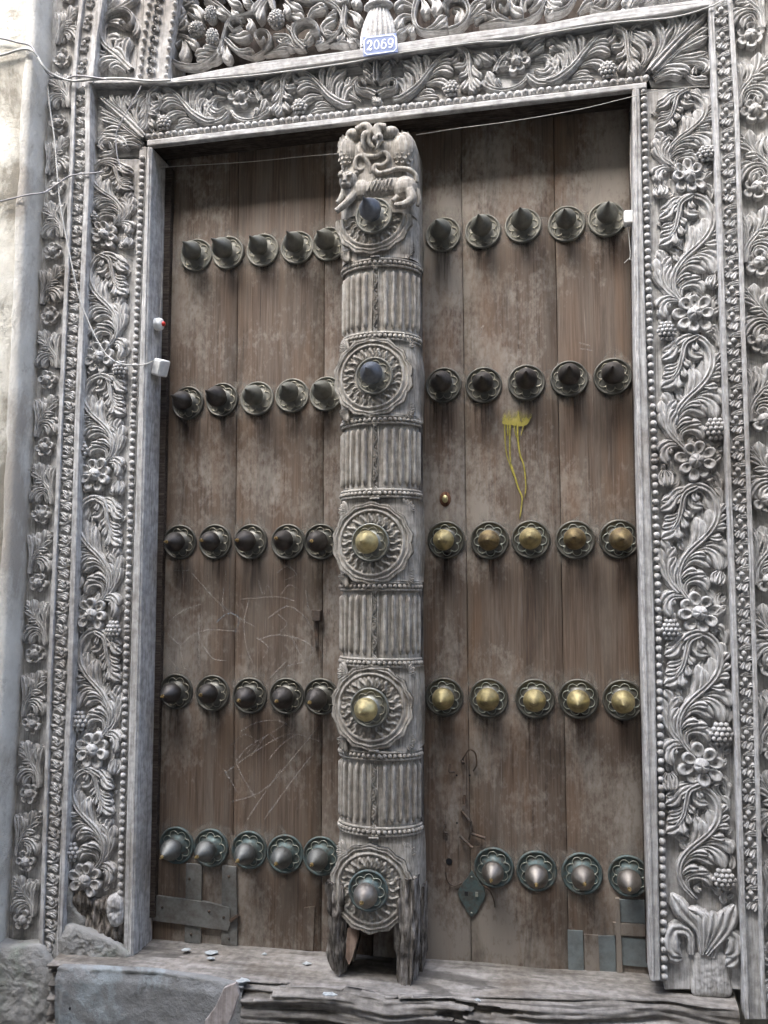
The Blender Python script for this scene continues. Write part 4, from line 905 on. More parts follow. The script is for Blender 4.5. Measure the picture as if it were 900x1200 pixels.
for L in ck2:
    mb = MB(); a_ = W(*L[0], 0); mb.sweep(loc2(L, lambda x, y: W(x, y, 0), a_), .0022, .0004, 'stem', 20); place('chalk_line', mb.mesh('chalk_line', M_CHALK), dl, (a_.x, -.0042, a_.z))
for L in ([(562,388),(568,380),(562,396),(570,395)], [(585,380),(592,388)], [(628,385),(628,395)], [(678,402),(692,406)], [(680,409),(694,411)]):
    mb = MB(); a_ = W(*L[0], 0); mb.sweep(loc2(L, lambda x, y: W(x, y, 0), a_), .0020, .0004, 'stem', 10); place('chalk_line', mb.mesh('chalk_line', M_CHALK), dr, (a_.x, -.0042, a_.z))

# ================================================================== CENTRE POST
YP = -.160
PY0, PB, PA = -.072, .088, .119
pcx = W(437, 640, YP).x+.005
def pz(y): return W(437, y, YP).z
def pcz(z): return pcx + (z-pz(640))*(-.0)    # upright
po = thing('centre_post', 'carved half-round centre post with a lion on top and five spiked studs', 'post', (pcx, -.05, pz(1150)))
def sect(z, a=PA, b=PB, e=1.0, n=28, back=True, x0=pcx, y0=PY0):
    row = []
    if back: row.append((x0+a, -.006, z))
    for j in range(n+1):
        f = PI*j/n; c_, s_ = math.cos(f), math.sin(f)
        row.append((x0+a*math.copysign(abs(c_)**e, c_), y0-b*abs(s_)**e, z))
    if back: row.append((x0-a, -.006, z))
    return row
def pbody(name, ztop, zbot, fa, e, m_=M_POST, n=10, wob=.0015, cap=True):
    mb = MB(); rows = []
    for i in range(n+1):
        z = ztop+(zbot-ztop)*i/n; ka, kb = fa(i/n)
        rows.append([(x+wob*nz(x*20, zz*20, 1), y+(wob*1.5*nz(x*25, zz*25, 5) if y < -.03 else 0), zz) for x, y, zz in sect(z, PA*ka, PB*kb, e)])
    mb.grid(rows, flip=True)
    if cap:
        o = len(mb.v); K = len(rows[0]); mb.f.append(tuple(o-K+i for i in range(K))); mb.f.append(tuple(o-K*(n+1)+i for i in range(K))[::-1])
    return obj(name, mb, m_, po)
# reeded drums
drums = [(304, 398), (488, 582), (683, 781), (882, 979)]
H0 = pz(496)-pz(573)
rm = MB(); rm.sweep([(0, -.5), (0, -.44), (0, 0), (0, .44), (0, .5)], .0068, .0058, 'lobe', 14, g=.86)
def capsule(h):
    mb = MB(); rows = []
    n = 16
    for i in range(n+1):
        t = i/n; z = -h/2+h*t; e_ = min(t, 1-t)*h
        w = .0070*math.sqrt(min(1, max(.02, e_/.008))); 
        rows.append([(math.cos(PI*j/8)*w, .002-(.0135*math.sin(PI*j/8)*(w/.0070)), z) for j in range(9)])
    mb.grid(rows); return mb
ME_REED = capsule(H0*.74).mesh('reed', M_POST)
gs = MB()
gs.box((-.0105, -.003, -H0*.385), (-.008, .004, H0*.385)); gs.box((.008, -.003, -H0*.385), (.0105, .004, H0*.385))
for k in range(7):
    z = -H0*.34+H0*.68*k/6; s = 1 if k % 2 else -1
    gs.sweep([(-s*.006, z-.012), (s*.004, z-.004), (s*.005, z+.004), (-s*.003, z+.010)], .0026, .006, 'curl', 8)
    gs.ell((-s*.003, -.002, z), (.0026, .003, .0026), 6, 5)
for s in (-1, 1):
    for zz in (-1, 1):
        gs.sweep([(0, zz*H0*.38), (s*.009, zz*H0*.44), (s*.020, zz*H0*.455), (s*.025, zz*H0*.42)], .0045, .009, 'curl', 9)
gs.box((-.014, -.012, H0*.515), (.014, .0, H0*.535)); gs.box((-.014, -.012, -H0*.535), (.014, .0, -H0*.515))
ME_GUI = gs.mesh('guilloche_strip', M_POST)
def on_drum(f, a=PA, b=PB): return Vector((pcx+a*math.sin(f), PY0-b*math.cos(f), 0)), math.atan2(math.sin(f)*b, math.cos(f)*a)
for y0, y1 in drums:
    z0, z1 = pz(y0), pz(y1); d = pbody('drum', z0, z1, lambda t: (.955, .955), 1.0)
    zc = (z0+z1)/2; k = (z0-z1)/H0
    for f in (-1.40, -1.14, -.90, -.68, -.47, -.27, .27, .47, .68, .90, 1.14, 1.40):
        p, an = on_drum(f, PA*.955, PB*.955)
        place('reed', ME_REED, d, (p.x, p.y, zc), rot=(0, 0, an), sc=(random.uniform(.92, 1.02), random.uniform(.8, 1.05), k))
    p, an = on_drum(0, PA*.955, PB*.955); place('guilloche_strip', ME_GUI, d, (p.x, p.y, zc), sc=(1, 1, k))
# bead rings
rg = MB()
for k in range(25):
    f = -1.5+3.0*k/24; p, an = on_drum(f, PA*1.015, PB*1.02); rg.ell((p.x-pcx, p.y, 0), (.0068, .0074, .0070), 8, 6)
for dz in (-.0100, .0100):
    rg.tube([on_drum(-1.57+3.14*k/20, PA*1.0, PB*1.0)[0]+Vector((-pcx, 0, dz)) for k in range(21)], .0046, 6, 40)
ME_BR = rg.mesh('bead_ring', M_POST)
for y in (308, 394, 492, 578, 687, 777, 886, 975): place('bead_ring', ME_BR, po, (pcx, 0, pz(y)), rot=(0, random.uniform(-.012, .012), 0))
# blocks with roundels
def roundel(R, half=False, worn=0.0, seed=0):
    mb = MB(); rows = []; TH = 264
    r0_, rs = .42, [.40, .44, .46, .50, .55, .60, .65, .70, .735, .75, .77, .79, .81, .83, .86, .885, .90, .925, .945, .965, .985, 1.0, 1.0, .99]
    jr_ = range(TH+1) if not half else range(TH//2+1)
    for k, r in enumerate(rs):
        row = []
        for j in jr_:
            th = 2*PI*j/TH + (PI if half else 0)
            sc_l = abs(math.sin(th*7)); sc_o = .935+.065*sc_l**.6+.012*math.cos(th*28)*sc_l
            rr = r if r < .82 else .82+(r-.82)/(1-.82)*(sc_o-.82)
            # relief profile
            if r < .45: h = .004
            elif r < .74:
                u = (r-.45)/.29; ph = th*20 + 1.5*math.sin(u*PI*2)
                h = .0055+.0050*max(0, math.cos(ph))**.7*math.sin(PI*min(1, u*1.05))**.5+.0022*(math.cos(2*ph) > .3)
            elif r < .80: h = .0105 if .745 < r < .795 else .006
            elif r < .855: h = .0065
            elif r < .93: h = .0065+.004*(.875 < r < .91)
            elif r < .98: h = .0085
            else: h = .008
            h *= 1.15; h *= 1-worn*max(0, nz(math.cos(th)*2+seed, math.sin(th)*2, r*3))
            x, z = R*rr*math.cos(th), R*rr*math.sin(th)
            d = h-1.35*x*x+.0012*nz(x*40, z*40, seed)
            if k >= len(rs)-1: d -= .028
            row.append((x, -d, z))
        rows.append(row)
    mb.grid(rows, flip=False)
    return mb
ROUN = roundel(.121).mesh('roundel', M_POST); ROUN2 = roundel(.121, False, .7, 3).mesh('roundel', M_POST)
blocks = [(250, 302, 254, (438.5, 254)), (400, 486, 441, (439, 441)), (584, 681, 636, (434.5, 636)), (783, 880, 829, (433.5, 829)), (981, 1072, 1043, (432, 1043))]
fan = MB()
for k in range(5):
    a_ = -.2+k*.35; fan.sweep([(0, 0), (.02*math.cos(a_), .02*math.sin(a_)), (.040*math.cos(a_+.1), .040*math.sin(a_+.1))], .0058, .007, 'lobe', 8)
ME_FAN = fan.mesh('spandrel_leaf', M_POST)
for i, (ya_, yb_, yc, (sx_, sy_)) in enumerate(blocks):
    b_ = pbody('block', pz(ya_), pz(yb_), (lambda t: (.985+.035*math.sin(PI*t), .93+.04*math.sin(PI*t))), .72, wob=.0022)
    p = W(sx_, sy_, YP-.004); rx = pcx-.010
    if i == 0: o = place('roundel', roundel(.121, True).mesh('half_roundel', M_POST), po, (rx, YP+.004, p.z+.006))
    elif i < 4: o = place('roundel', ROUN if i < 3 else ROUN2, po, (rx, YP+.004, p.z), rot=(0, i*.9, 0) if False else None)
    else: o = place('roundel', ROUN2, po, (rx, YP+.004, p.z+.004))
    for s1 in (-1, 1):
        for s2 in ((-1, 1) if 0 < i < 4 else ((-1,) if i == 0 else (1,))):
            dz = .098 if s2 > 0 else -.098
            fx = place('spandrel_leaf', ME_FAN, b_, (rx+(.088 if s1 > 0 else -.070), YP+(.026 if s1 > 0 else .014), p.z+dz*.93), rot=(0, {(1, 1): -.3, (-1, 1): -1.6-.6, (1, -1): .9, (-1, -1): 2.9}[(s1, s2)], .55*s1), sc=(.95, 1.5, .95))
    S = (S_BLUE, S_BLUE, S_GOLDP, S_GOLDP, S_POL)[i]
    stud(po, sx_, sy_, S, Y=YP-.006, k=.98, bk=1.0, tip=(i == 4))
# solid back of the post
mb = MB(); mb.box((pcx-PA*.97, -.07, pz(1060)), (pcx+PA*.97, .0, pz(200))); bevel(obj('back_board', mb, M_ROT, po), .004)

# crown: rounded block, two birds, entwined necks, crouching lion
Uf = lambda u, v: W(380+u/6.92, 140+v/6.92, YP)
f1 = .00245/6.92
mb = MB(); rows = []
for i in range(25):
    t = i/24; y = 148+(252-148)*t; z = pz(y)
    kk = 1.0 if t > .22 else .70+.30*math.sqrt(max(0.0, 1-((.22-t)/.22)**2))
    kd = 1.0 if t > .25 else math.sqrt(max(.02, 1-((.25-t)/.26)**2))
    rows.append([(pcx-.002+x_+.002*nz(x_*30, z*30, 2), y_*1.0+.003*nz(x_*35, z*35, 7), z+.004*nz(x_*15, t*3)) for x_, y_ in [(q[0]-pcx, q[1]) for q in sect(z, PA*1.0*kk, .095*kd, .60)]])
mb.grid(rows, flip=True); o = len(mb.v); K = len(rows[0]); mb.f.append(tuple(o-K*25+i for i in range(K))[::-1])
cr_o = obj('crown_block', mb, M_POST, po)
YC = -.1205
def carve(parts, name, vox=.0018, m_=M_POST, parent=po):
    mb = MB()
    for kind, *a in parts:
        if kind == 'e':
            (u, v, d), (ru, rd, rv), rot = a; p = Uf(u, v); mb.ell((p.x, YC-d, p.z), (ru*f1, rd, rv*f1), 16, 10, rot)
        else:
            pts, r, r1 = a; mb.tube([Vector((Uf(u, v).x, YC-d, Uf(u, v).z)) for u, v, d in pts], r*f1, 10, len(pts)*5, r1=r1*f1)
    tmp = bpy.data.objects.new(name, mb.mesh(name)); COL.objects.link(tmp)
    md = tmp.modifiers.new('r', 'REMESH'); md.mode = 'VOXEL'; md.voxel_size = vox
    sm_ = tmp.modifiers.new('s', 'SMOOTH'); sm_.iterations = 1; sm_.factor = .5
    dg = bpy.context.evaluated_depsgraph_get(); me = bpy.data.meshes.new_from_object(tmp.evaluated_get(dg)); me.name = name
    bpy.data.objects.remove(tmp)
    me.materials.clear(); me.materials.append(m_); me.polygons.foreach_set('use_smooth', [True]*len(me.polygons))
    return link(name, me, parent)
lion = [('e', (200, 505, .040), (84, .030, 84), 0), ('e', (142, 440, .042), (22, .010, 24), 0), ('e', (262, 440, .042), (24, .010, 24), 0), ('e', (188, 560, .062), (42, .014, 26), 0), ('t', [(188, 470, .068), (188, 545, .075)], 14, 18),
 ('e', (150, 488, .067), (22, .008, 17), 0), ('e', (224, 488, .067), (22, .008, 17), 0), ('t', [(130, 465, .064), (165, 468, .069)], 7, 7), ('t', [(205, 468, .069), (245, 465, .062)], 7, 7),
 ('e', (300, 580, .030), (95, .030, 110), 0), ('e', (430, 570, .028), (170, .030, 100), -.12), ('e', (650, 560, .030), (110, .034, 115), 0), ('e', (545, 545, .028), (140, .029, 95), -.1), ('e', (215, 600, .03), (75, .026, 90), 0),
 ('t', [(170, 590, .045), (150, 650, .052), (118, 700, .056)], 34, 22), ('t', [(250, 610, .045), (200, 690, .056), (110, 770, .060)], 40, 26), ('t', [(195, 590, .055), (190, 650, .050)], 26, 20),
 ('t', [(690, 590, .045), (715, 660, .050), (660, 710, .056), (580, 722, .058)], 50, 26), ('t', [(600, 640, .045), (560, 680, .05)], 30, 24), ('t', [(745, 560, .03), (765, 640, .028), (750, 690, .028)], 26, 18)]
for k in range(6):
    u = 385+k*30; lion.append(('t', [(u+22, 500, .056), (u, 560, .062), (u-26, 605, .056)], 7, 6))
carve(lion, 'lion')
birds = [('e', (190, 250, .024), (92, .030, 150), .12), ('e', (240, 120, .028), (80, .028, 55), -.35), ('e', (620, 235, .024), (110, .030, 165), -.18), ('e', (520, 110, .030), (90, .028, 60), .3)]
carve(birds, 'bird_bodies', .0028)
carve([('t', [(270, 100, .045), (345, 70, .052), (385, 120, .056), (370, 190, .054), (400, 250, .050)], 40, 20), ('t', [(500, 85, .048), (440, 95, .058), (450, 170, .062), (470, 220, .058)], 42, 30), ('e', (458, 180, .064), (36, .012, 40), 0), ('t', [(465, 210, .064), (445, 255, .064), (425, 285, .060)], 20, 5), ('e', (345, 150, .055), (40, .014, 38), .5), ('e', (462, 178, .075), (13, .004, 13), 0), ('t', [(330, 160, .06), (325, 230, .058), (340, 280, .054)], 24, 10)], 'entwined_necks')
carve([('t', [(290, 190, .036), (285, 250, .044), (320, 300, .048), (380, 318, .05), (440, 312, .05), (480, 285, .05), (520, 300, .05), (525, 345, .048), (480, 385, .046), (425, 385, .048), (412, 420, .05), (450, 452, .05), (520, 440, .05), (600, 410, .046), (690, 410, .040), (738, 450, .034), (745, 500, .03)], 22, 22), ('t', [(380, 445, .04), (365, 370, .046), (325, 318, .05), (275, 320, .048), (255, 370, .046), (265, 410, .044), (310, 415, .042), (330, 385, .04)], 22, 20)], 'twining_tail')
fe = MB(); fe.sweep([(0, .5), (0, .1), (0, -.5)], .38, .30, 'lobe', 7, g=.7)
ME_FE = MB(); ME_FE.v = [(x*.015, y*.015, z*.02) for x, y, z in fe.v]; ME_FE.f = fe.f; ME_FE = ME_FE.mesh('feather', M_POST)
for cx_, cv_, ru, rv, rot in ((185, 250, 80, 135, .12), (620, 240, 95, 150, -.18)):
    for iv in range(-4, 5):
        for iu in range(-2, 3):
            u = (iu+.5*(iv % 2))*.42; v = iv*.22
            if u*u+v*v > 1.0: continue
            q = Uf(cx_+u*ru+rot*v*rv*.5, cv_+v*rv)
            place('feather', ME_FE, po, (q.x, YC-.024-.030*math.sqrt(max(.02, 1-u*u-v*v))+.0048, q.z), rot=(-v*.40, rot*.6+random.uniform(-.12, .12), u*.75), sc=(1.15, .8, .95))
# rotten feet of the post
def rot_leg(px0, px1, ytop, ybot, Ya, Yb, seed, name='rotted_foot'):
    mb = MB(); rows = []; n = 60; sg = 56
    for i in range(n+1):
        t = i/n; y = ytop+(ybot-ytop)*t
        a = W(px0, y, Ya); b = W(px1, y, Ya); cx = (a.x+b.x)/2; hw_ = (b.x-a.x)/2; z = a.z; cy_ = (Ya+Yb)/2; hd = (Yb-Ya)/2
        row = []
        for j in range(sg):
            f = 2*PI*j/sg; c_, s_ = math.cos(f), math.sin(f)
            k = 1+.30*nz(c_*2.0+seed, s_*2.0, z*8)+.30*nz(c_*5+seed, s_*5, z*10)-.40*abs(nz(c_*7, s_*7+seed, z*5))-.25*max(0, nz(c_*3+seed, s_*3, z*26))
            k *= (1-.25*max(0, t-.75)/.25) if t > .75 else 1
            row.append((cx+hw_*math.copysign(abs(c_)**.7, c_)*k, cy_+hd*math.copysign(abs(s_)**.7, s_)*k, z+.006*nz(c_*5, s_*5+seed, t*5)))
        rows.append(row)
    mb.grid(rows, close=True, flip=True)
    o = len(mb.v); mb.f.append(tuple(o-sg+i for i in range(sg))); mb.f.append(tuple(o-sg*(n+1)+i for i in range(sg))[::-1])
    return obj(name, mb, M_ROT, po)
rot_leg(380, 407, 1035, 1144, -.165, -.03, 1.3); rot_leg(459, 489, 1030, 1157, -.165, -.07, 4.1); rot_leg(478, 496, 1040, 1146, -.10, -.01, 8.4); rot_leg(402, 415, 1050, 1128, -.12, -.05, 6.6)
mb = MB(); mb.prism(Q([(407, 1088), (417, 1082), (419, 1100), (413, 1122), (409, 1131), (405, 1122)], -.15), -.15, -.13); obj('split_splinter', mb, M_SPLIT, po, smooth=False)

# ================================================================== SILL AND FOOTINGS
ft = [(52, 1123), (90, 1124), (185, 1130), (250, 1141), (285, 1149), (380, 1153), (450, 1168), (525, 1168), (600, 1175), (675, 1178), (775, 1174), (890, 1190)]
zl, zr = W(180, 1100, 0), W(765, 1141, 0)
def sz(x): return zl.z+(zr.z-zl.z)*(x-zl.x)/(zr.x-zl.x)-.002
ftab = []
for px, py in ft:
    q = WZ(px, py, zl.z+.01); ftab.append((q.x, q.y))
sill = thing('door_sill', 'worn cracked wooden door sill with splitting front edge', 'door sill', (pcx, -.1, .2))
mb = MB(); rows = []
NX = 260; x0, x1 = ftab[0][0], W(874, 1180, -.25).x
for i in range(NX+1):
    x = x0+(x1-x0)*i/NX; z0 = sz(x); yf = lerp_tab(ftab, x)+.006*nz(x*9, 3)
    row = [(x, .10, z0)]
    for k in range(22):
        t = k/21; y = .03+(yf+.02-.03)*t
        row.append((x, y, z0+.006*nz(x*5, y*9)-.010*math.exp(-((x-pcx)/.25)**2)*t-.006*t*t+.0025*nz(x*6, y*60, 4)-(.012*max(0, nz(x*3.0, y*45, 11)-.22) if x > pcx+.3 else 0)))
    for k in range(60):
        t = (k/59)**1.3; z = z0-.010-.34*t
        lay = nz(x*1.2, z*46, 2.0); cr2 = nz(x*4, z*120, 9)
        y = yf-.010*math.sin(min(1, t*14)*PI/2)+.024*nz(x*1.6, z*34, 2.0)+.014*nz(x*3, z*95, 9)+.006*nz(x*14, z*150, 4)+(.03 if abs(nz(x*1.3, z*26, 6.5)) < .07 else 0)
        if t < .03: y += .006
        if x < W(275, 1160, -.29).x: y += .035*min(1, t*12)
        row.append((x, y, z))
    rows.append(row)
mb.grid(rows, flip=False)
rp = [Vector(r[-1]) for r in rows]
obj('sill_beam', mb, M_SILL, sill)
# plaster block covering the left half of the sill front
bk = thing('plaster_step', 'grey plaster step with flaking pale blue paint below the sill, at left', 'step', W(170, 1195, -.3))
mb = MB(); rows = []
xa, xb = W(57, 1160, -.27).x, W(278, 1160, -.29).x
for i in range(90):
    x = xa+(xb-xa)*i/89; z0 = sz(x)-.006; yf = lerp_tab(ftab, x)-.010
    endk = max(0, (i-78)/11)
    row = [(x, yf+.05, z0-.004), (x, yf+.012, z0+.001-.004*endk), (x, yf-.002, z0-.001-.004*endk+.003*nz(x*30, 4))]
    for k in range(28):
        t = k/27; z = z0-.008-.40*t
        row.append((x-.012*endk*t, yf-.012*min(1, t*40)+.004*nz(x*8, z*8)+.003*nz(x*30, z*30, 3)+.0015*nz(x*90, z*90, 3)+.012*endk*endk+(.03*t if i < 3 else 0), z))
    rows.append(row)
mb.grid(rows); obj('step_face', mb, M_BLOCK, bk)
mb = MB(); mb.ell((0, 0, 0), (.017, .003, .012), 10, 7, .3); place('broken_hole', mb.mesh('broken_hole', M_GLASSD), bk, W(78, 1182, lerp_tab(ftab, W(78, 1182, -.27).x)-.0215))
# plaster lump patched over the rotten jamb foot
lp = thing('plaster_patch', 'mossy cement patch over the rotten foot of the left jamb', 'cement patch', W(120, 1118, -.18))
def blob(pxs, Y, dep, m_, parent, name, seed, nr=16):
    mb = MB(); P_ = [W(x, y, Y) for x, y in pxs]; c = sum(P_, Vector())/len(P_)
    n = len(P_)*14; O = crom3([*P_, P_[0]], n+1)[:-1]; rows = []
    for r in range(nr+1):
        q = 1-r/nr; row = []
        for p in O:
            v = c+(p-c)*q; d = dep*math.sqrt(max(0, 1-q**4))+dep*(.6 if name != 'foot_block' else .2)*nz(v.x*14+seed, v.z*14, 1)*(1-q**6)+dep*(.28 if name != 'foot_block' else .1)*nz(v.x*45+seed, v.z*(45 if name != 'rotted_wood' else 14), 2)*(1-q**6)+dep*(.12 if name != 'rotted_wood' else .8)*nz(v.x*110+seed, v.z*(110 if name != 'rotted_wood' else 25), 5)*(1-q**6)
            row.append((v.x, Y-d, v.z))
        rows.append(row)
    mb.grid([[(x, y+.05, z) for x, y, z in rows[0]]]+rows, close=True, flip=True); return obj(name, mb, m_, parent)
blob([(66, 1090), (80, 1083), (100, 1088), (122, 1097), (140, 1108), (152, 1122), (130, 1134), (100, 1138), (62, 1136)], -.128, .016, M_LUMP, lp, 'cement', 2.2, 40)
blob([(78, 1032), (86, 1040), (88, 1062), (100, 1078), (96, 1092), (76, 1092), (70, 1070)], -.112, .010, M_LUMP, lp, 'cement', 5.2)
blob([(80, 1046), (96, 1040), (112, 1052), (126, 1050), (138, 1060), (152, 1072), (148, 1092), (149, 1108), (136, 1110), (110, 1104), (92, 1086), (82, 1055)], -.104, .014, M_ROTD, jl, 'rotted_wood', 7.7, 50)
blob([(128, 1050), (138, 1046), (146, 1056), (146, 1078), (136, 1086), (128, 1072)], -.11, .022, M_FRAME, jl, 'worn_leaf_stump', 1.7, 12)
blob([(812, 1118), (830, 1112), (850, 1118), (854, 1140), (857, 1166), (836, 1168), (812, 1166), (811, 1140)], YG-.001, .009, M_FRAME, jr, 'foot_block', 3.3, 30)
pf = thing('plaster_footing', 'rough grey plaster footing below the outer flowered band, lower left', 'footing', W(25, 1190, -.2))
blob([(-30, 1098), (5, 1108), (30, 1108), (45, 1108), (54, 1120), (64, 1140), (66, 1180), (66, 1215), (60, 1260), (-30, 1260)], -.155, .014, M_LUMP, pf, 'footing_render', 9.1, 50)
mb = MB(); mb.prism(Q([(-40, 1130), (64, 1140), (66, 1300), (-40, 1300)], -.15), -.15, .1); obj('footing_core', mb, M_LUMP, pf, smooth=False)
# splinter of old board leaning on the step
sb2 = MB(); sb2.prism(Q([(262, 1158), (276, 1152), (280, 1166), (272, 1190), (262, 1215), (238, 1218), (240, 1196), (252, 1180)], -.325), -.325, -.312)
tag(bevel(obj('broken_board', sb2, wood('pale_board', [(.25, .21, .19), (.34, .30, .28), (.42, .38, .36)], dirt_amt=.3)), .002), 'pale broken board end leaning on the step front', 'board')
# paint chips lying on the sill
M_CHIP = plain('old_paint_chip', (.36, .38, .38), .7, .4, 90)
chip_lab = ['pale paint chip on the sill nearest the left jamb foot', 'large pale paint chip on the sill below the iron straps', 'small paint chip just in front of the large one below the straps', 'paint chip on the sill close to the left foot of the post',
  'paint chip on the front edge of the sill below the left post foot', 'tiny paint chip midway along the left half of the sill', 'paint chip at the corner where the plaster step ends', 'paint chip on the sill edge right of the post']
for i, (x, y, s) in enumerate(((218, 1113, 7), (248, 1116, 10), (247, 1123, 6), (360, 1129, 6), (387, 1165, 9), (310, 1118, 4), (285, 1149, 9), (560, 1172, 5))):
    p = WZ(x, y, zl.z+.006 if x < 380 else zl.z+.002); mb = MB(); n = 9; rr = [s*.0017*random.uniform(.6, 1.1) for _ in range(n)]
    mb.v = [(math.cos(2*PI*k/n)*rr[k]*1.3, math.sin(2*PI*k/n)*rr[k], .002*random.random()) for k in range(n)]+[(0, 0, .005)]+[(math.cos(2*PI*k/n)*rr[k]*1.3, math.sin(2*PI*k/n)*rr[k], -.001) for k in range(n)]
    mb.f = [(k, (k+1) % n, n) for k in range(n)]+[(k, k+n+1, (k+1) % n+n+1, (k+1) % n) for k in range(n)]
    tag(obj('paint_chip', mb, M_CHIP, None, p, smooth=False), chip_lab[i], 'paint chip', 'paint chips on the sill')

# ================================================================== NUMBER PLATE, WIRES, BELL
np0 = W(446, 54, YG-.055)
npl = thing('number_plate', 'small blue enamel house number plate with white 2069 above the lintel', 'number plate', np0)
Un = lambda u, v: W(400+u/3.75, 20+v/3.75, YG-.055)
def npoly(pxs, Y, th, m_, nm, par):
    mb = MB(); mb.prism(ori([(q.x, q.z) for q in [Un(*p) for p in pxs]]), Y-th, Y); o = obj(nm, mb, m_, par, smooth=False); return o
YN = YG-.055
body = npoly([(95, 90), (243, 72), (250, 158), (98, 178)], YN, .004, M_BLUE, 'enamel_panel', npl); bevel(body, .0015)
def line(pts, w, nm='white_border'):
    mb = MB(); L = [Un(*p) for p in pts]; c = L[0]
    rows_l = []
    n = len(L)
    for i in range(n):
        a, b = L[i], L[(i+1) % n]; d = (b-a).normalized(); nn = Vector((-d.z, 0, d.x))*w*PXM/3.75
        mb.add([a+nn-d*.0004, b+nn+d*.0004, b-nn+d*.0004, a-nn-d*.0004], [(3, 2, 1, 0)])
    mb.v = [(x, YN-.0052, z) for x, y, z in mb.v]; return obj(nm, mb, M_ENW, body, smooth=False)
line([(112, 95), (228, 82), (242, 92), (243, 140), (232, 154), (116, 169), (103, 160), (102, 108)], 2.0)
def digit(ch, u0, v0, w, h):
    mb = MB(); LV = []
    T = lambda x, y: Un(u0+x*w, v0+y*h-x*w*.11)
    def ring(cx, cy_, rx, ry, tx, ty):
        n = 28; o = [T(cx+rx*math.cos(2*PI*k/n), cy_+ry*math.sin(2*PI*k/n)) for k in range(n)]; i_ = [T(cx+(rx-tx)*math.cos(2*PI*k/n), cy_+(ry-ty)*math.sin(2*PI*k/n)) for k in range(n)]
        mb.grid([o, i_], close=True); LV.extend([LV[-1]+1 if LV else 0]*(2*n))
    def stroke(pts, ws):
        P_ = crom(pts, 18); a, b = [], []
        for i, p in enumerate(P_):
            q0, q1 = P_[max(0, i-1)], P_[min(17, i+1)]; tx, ty = q1[0]-q0[0], (q1[1]-q0[1]); l = math.hypot(tx, ty) or 1
            t = i/17*(len(ws)-1); k = min(int(t), len(ws)-2); ww = ws[k]+(ws[k+1]-ws[k])*(t-k)
            a.append(T(p[0]-ty/l*ww, p[1]+tx/l*ww)); b.append(T(p[0]+ty/l*ww, p[1]-tx/l*ww))
        mb.grid([a, b]); LV.extend([LV[-1]+1 if LV else 0]*36)
    if ch == '0': ring(.5, .5, .46, .5, .18, .10)
    if ch == '6':
        ring(.5, .66, .48, .36, .18, .12); stroke([(.82, .12), (.55, .05), (.25, .25), (.17, .68)], [.06, .05, .10, .11])
    if ch == '9':
        ring(.5, .34, .48, .36, .18, .12); stroke([(.18, .88), (.45, .95), (.75, .75), (.83, .32)], [.06, .05, .10, .11])
    if ch == '2':
        stroke([(.12, .25), (.25, .06), (.55, .02), (.82, .22), (.70, .48), (.35, .72), (.12, .92)], [.07, .05, .10, .15, .11, .06, .05]); stroke([(.08, .92), (.4, .88), (.7, .95), (.92, .78)], [.06, .09, .10, .03]); ring(.22, .25, .13, .11, .13, .11)
    mb.v = [(x, YN-.0054-.0004*lv, z) for (x, y, z), lv in zip(mb.v, LV)]
    obj('digit', mb, M_ENW, body, smooth=False)
for i, ch in enumerate('2069'): digit(ch, 112+i*31, 109-i*3.4, 27, 43)

def cable(name, label, pts, r, m_, cat='cable', seg=7):
    mb = MB(); P_ = [W(x, y, Y) for x, y, Y in pts]; o = P_[0].copy()
    mb.tube([p-o for p in P_], r, seg, len(pts)*7); return tag(obj(name, mb, m_, None, o), label, cat)
cable('cable', 'thick pale cable sagging over the wall corner at upper left', [(-30, 66, -.23), (0, 65, -.215), (25, 58, -.212), (40, 61, -.21), (52, 80, -.205), (65, 89, -.165), (84, 95, -.155), (100, 94, -.152), (140, 92, -.150), (175, 95, -.150), (200, 94, -.150)], .0040, M_CABLE)
cable('cable', 'thinner grey cable crossing above the thick pale cable at upper left', [(-30, 42, -.23), (0, 45, -.215), (22, 50, -.212), (36, 54, -.212), (45, 68, -.21), (58, 88, -.17), (75, 93, -.157), (84, 90, -.157), (95, 89, -.156), (125, 93, -.156)], .0032, M_CABLEG)
cable('cable', 'thin cable running along the rail above the carved lintel', [(196, 97, -.140), (300, 88, -.139), (400, 75, -.139), (470, 62, -.139), (560, 49.5, -.139), (600, 48, -.139), (640, 39, -.139), (720, 27, -.139), (790, 20, -.140), (832, 8, -.148), (858, -4, -.15), (900, -14, -.14)], .0022, M_CABLE)
cable('cable', 'dark thin cable from the left wall across the flowered band', [(-30, 240, -.235), (0, 236, -.212), (30, 229, -.208), (50, 226, -.200), (58, 222, -.16), (70, 214, -.157), (80, 207, -.15), (95, 204, -.148), (110, 203, -.146), (122, 201, -.14)], .0026, M_CABLEG)
cable('bell_cable', 'thin white cable hanging down the left bands to the white junction box', [(56, 100, -.155), (59, 130, -.152), (64, 165, -.152), (70, 235, -.152), (80, 290, -.152), (92, 345, -.152), (101, 370, -.15), (112, 395, -.15), (125, 416, -.15), (140, 426, -.148), (158, 428, -.135), (170, 427, -.125), (180, 423, -.105)], .0022, M_CABLE)
cable('string', 'thin string stretched across the top of the left leaf', [(187, 196, -.07), (240, 193, -.07), (300, 189, -.07), (360, 183, -.07), (400, 180, -.09)], .0009, M_STRING, 'string')
cable('string', 'thin wire slanting from the post top up to the right corner of the lintel', [(488, 158, -.09), (540, 150, -.10), (600, 142, -.11), (680, 128, -.125), (755, 110, -.13), (800, 103, -.15), (834, 101, -.152)], .0009, M_STRING, 'string')
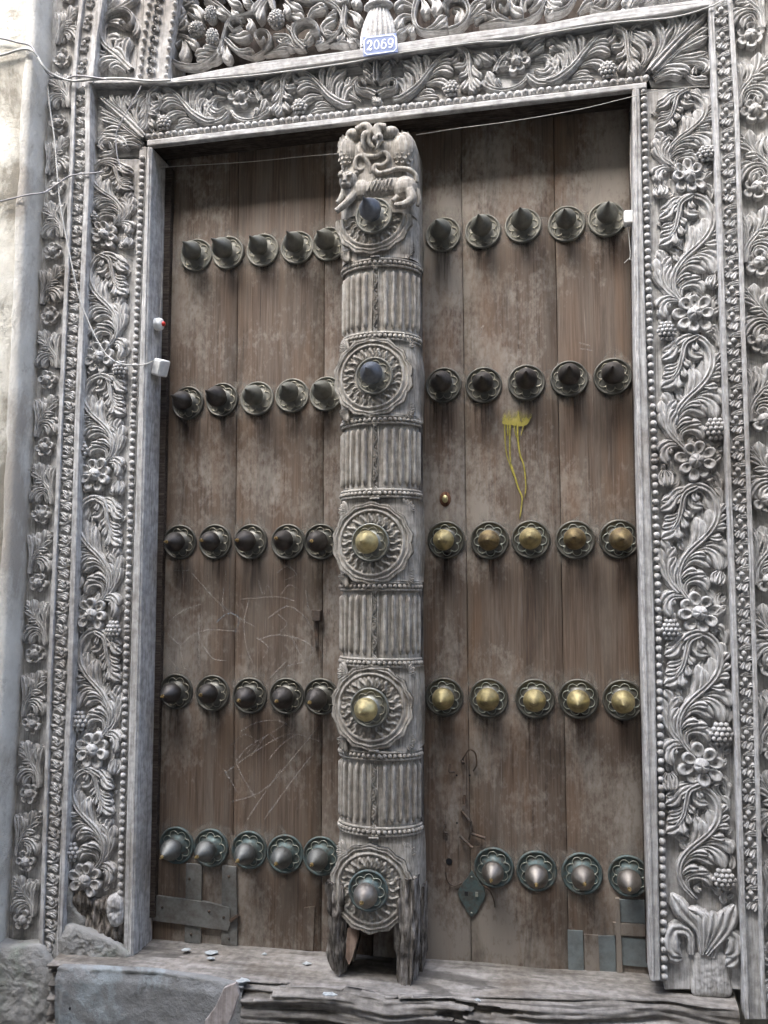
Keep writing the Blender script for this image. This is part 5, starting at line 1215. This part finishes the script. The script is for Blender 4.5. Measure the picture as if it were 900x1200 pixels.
cable('string', 'loose wire dangling over the upper left corner leaf', [(166, 100, -.15), (154, 122, -.155), (142, 143, -.155), (136, 158, -.155), (137, 180, -.155), (141, 196, -.15)], .0018, M_CABLEG, 'wire')
cable('bell_wire', 'thin wire hanging above the round bell push on the left reveal', [(190, 318, -.055), (189, 345, -.058), (187, 372, -.062), (187, 380, -.064)], .0012, M_STRING, 'wire')
cable('sensor_wire', 'wires hanging beside the right reveal down to the white terminal', [(741, 122, -.06), (739, 160, -.06), (739, 205, -.06), (741, 246, -.055)], .0014, M_STRING, 'wire')
# round bell push on the left reveal, button facing right
p = W(184, 380, -.066); xr = p.x
bp = thing('bell_push', 'round white bell push with a red button on the left reveal', 'bell push', p)
def lathe_x(prof, seg=20):
    mb = MB(); mb.lathe(prof, seg); mb.v = [(-y, x, z) for x, y, z in mb.v]; return mb
obj('bell_housing', lathe_x([(.019, -.012), (.0205, .004), (.0205, .010), (.018, .017), (.012, .020), (0, .0205)]), M_WHITE, bp, p)
obj('button', lathe_x([(.008, .019), (.008, .025), (.005, .028), (0, .0285)]), M_RED, bp, p)
# white junction box
q = W(189, 430, -.07); bx = thing('junction_box', 'white plastic junction box at the end of the thin white cable', 'junction box', q)
mb = MB(); mb.box((-.016, -.028, -.030), (.014, .028, .024)); o = obj('box_body', mb, M_WHITE, bx, q, rot=(.18, .32, 0)); bevel(o, .005, 3)
mb = MB(); mb.box((-.012, -.0305, -.024), (.010, -.0281, .018)); o2 = obj('box_lid', mb, M_WHITE, bx, q, rot=(.18, .32, 0)); bevel(o2, .001)
# white terminal on the right reveal
q = W(735, 256, -.055); tb = thing('terminal_block', 'small white terminal box on the right reveal beside the top stud row', 'terminal box', q)
mb = MB(); mb.box((-.010, -.018, -.020), (.016, .018, .018)); bevel(obj('terminal_body', mb, M_WHITE, tb, q), .004, 3)
mb = MB(); mb.tube([(0, 0, -.02), (.004, 0, -.06), (.006, 0, -.11), (.003, 0, -.125)], .0014, 6, 12); mb.tube([(.003, 0, -.12), (-.012, -.004, -.135)], .0009, 5, 5); mb.tube([(.003, 0, -.12), (.012, -.004, -.132)], .0009, 5, 5); obj('terminal_wire', mb, M_CABLE, tb, q)
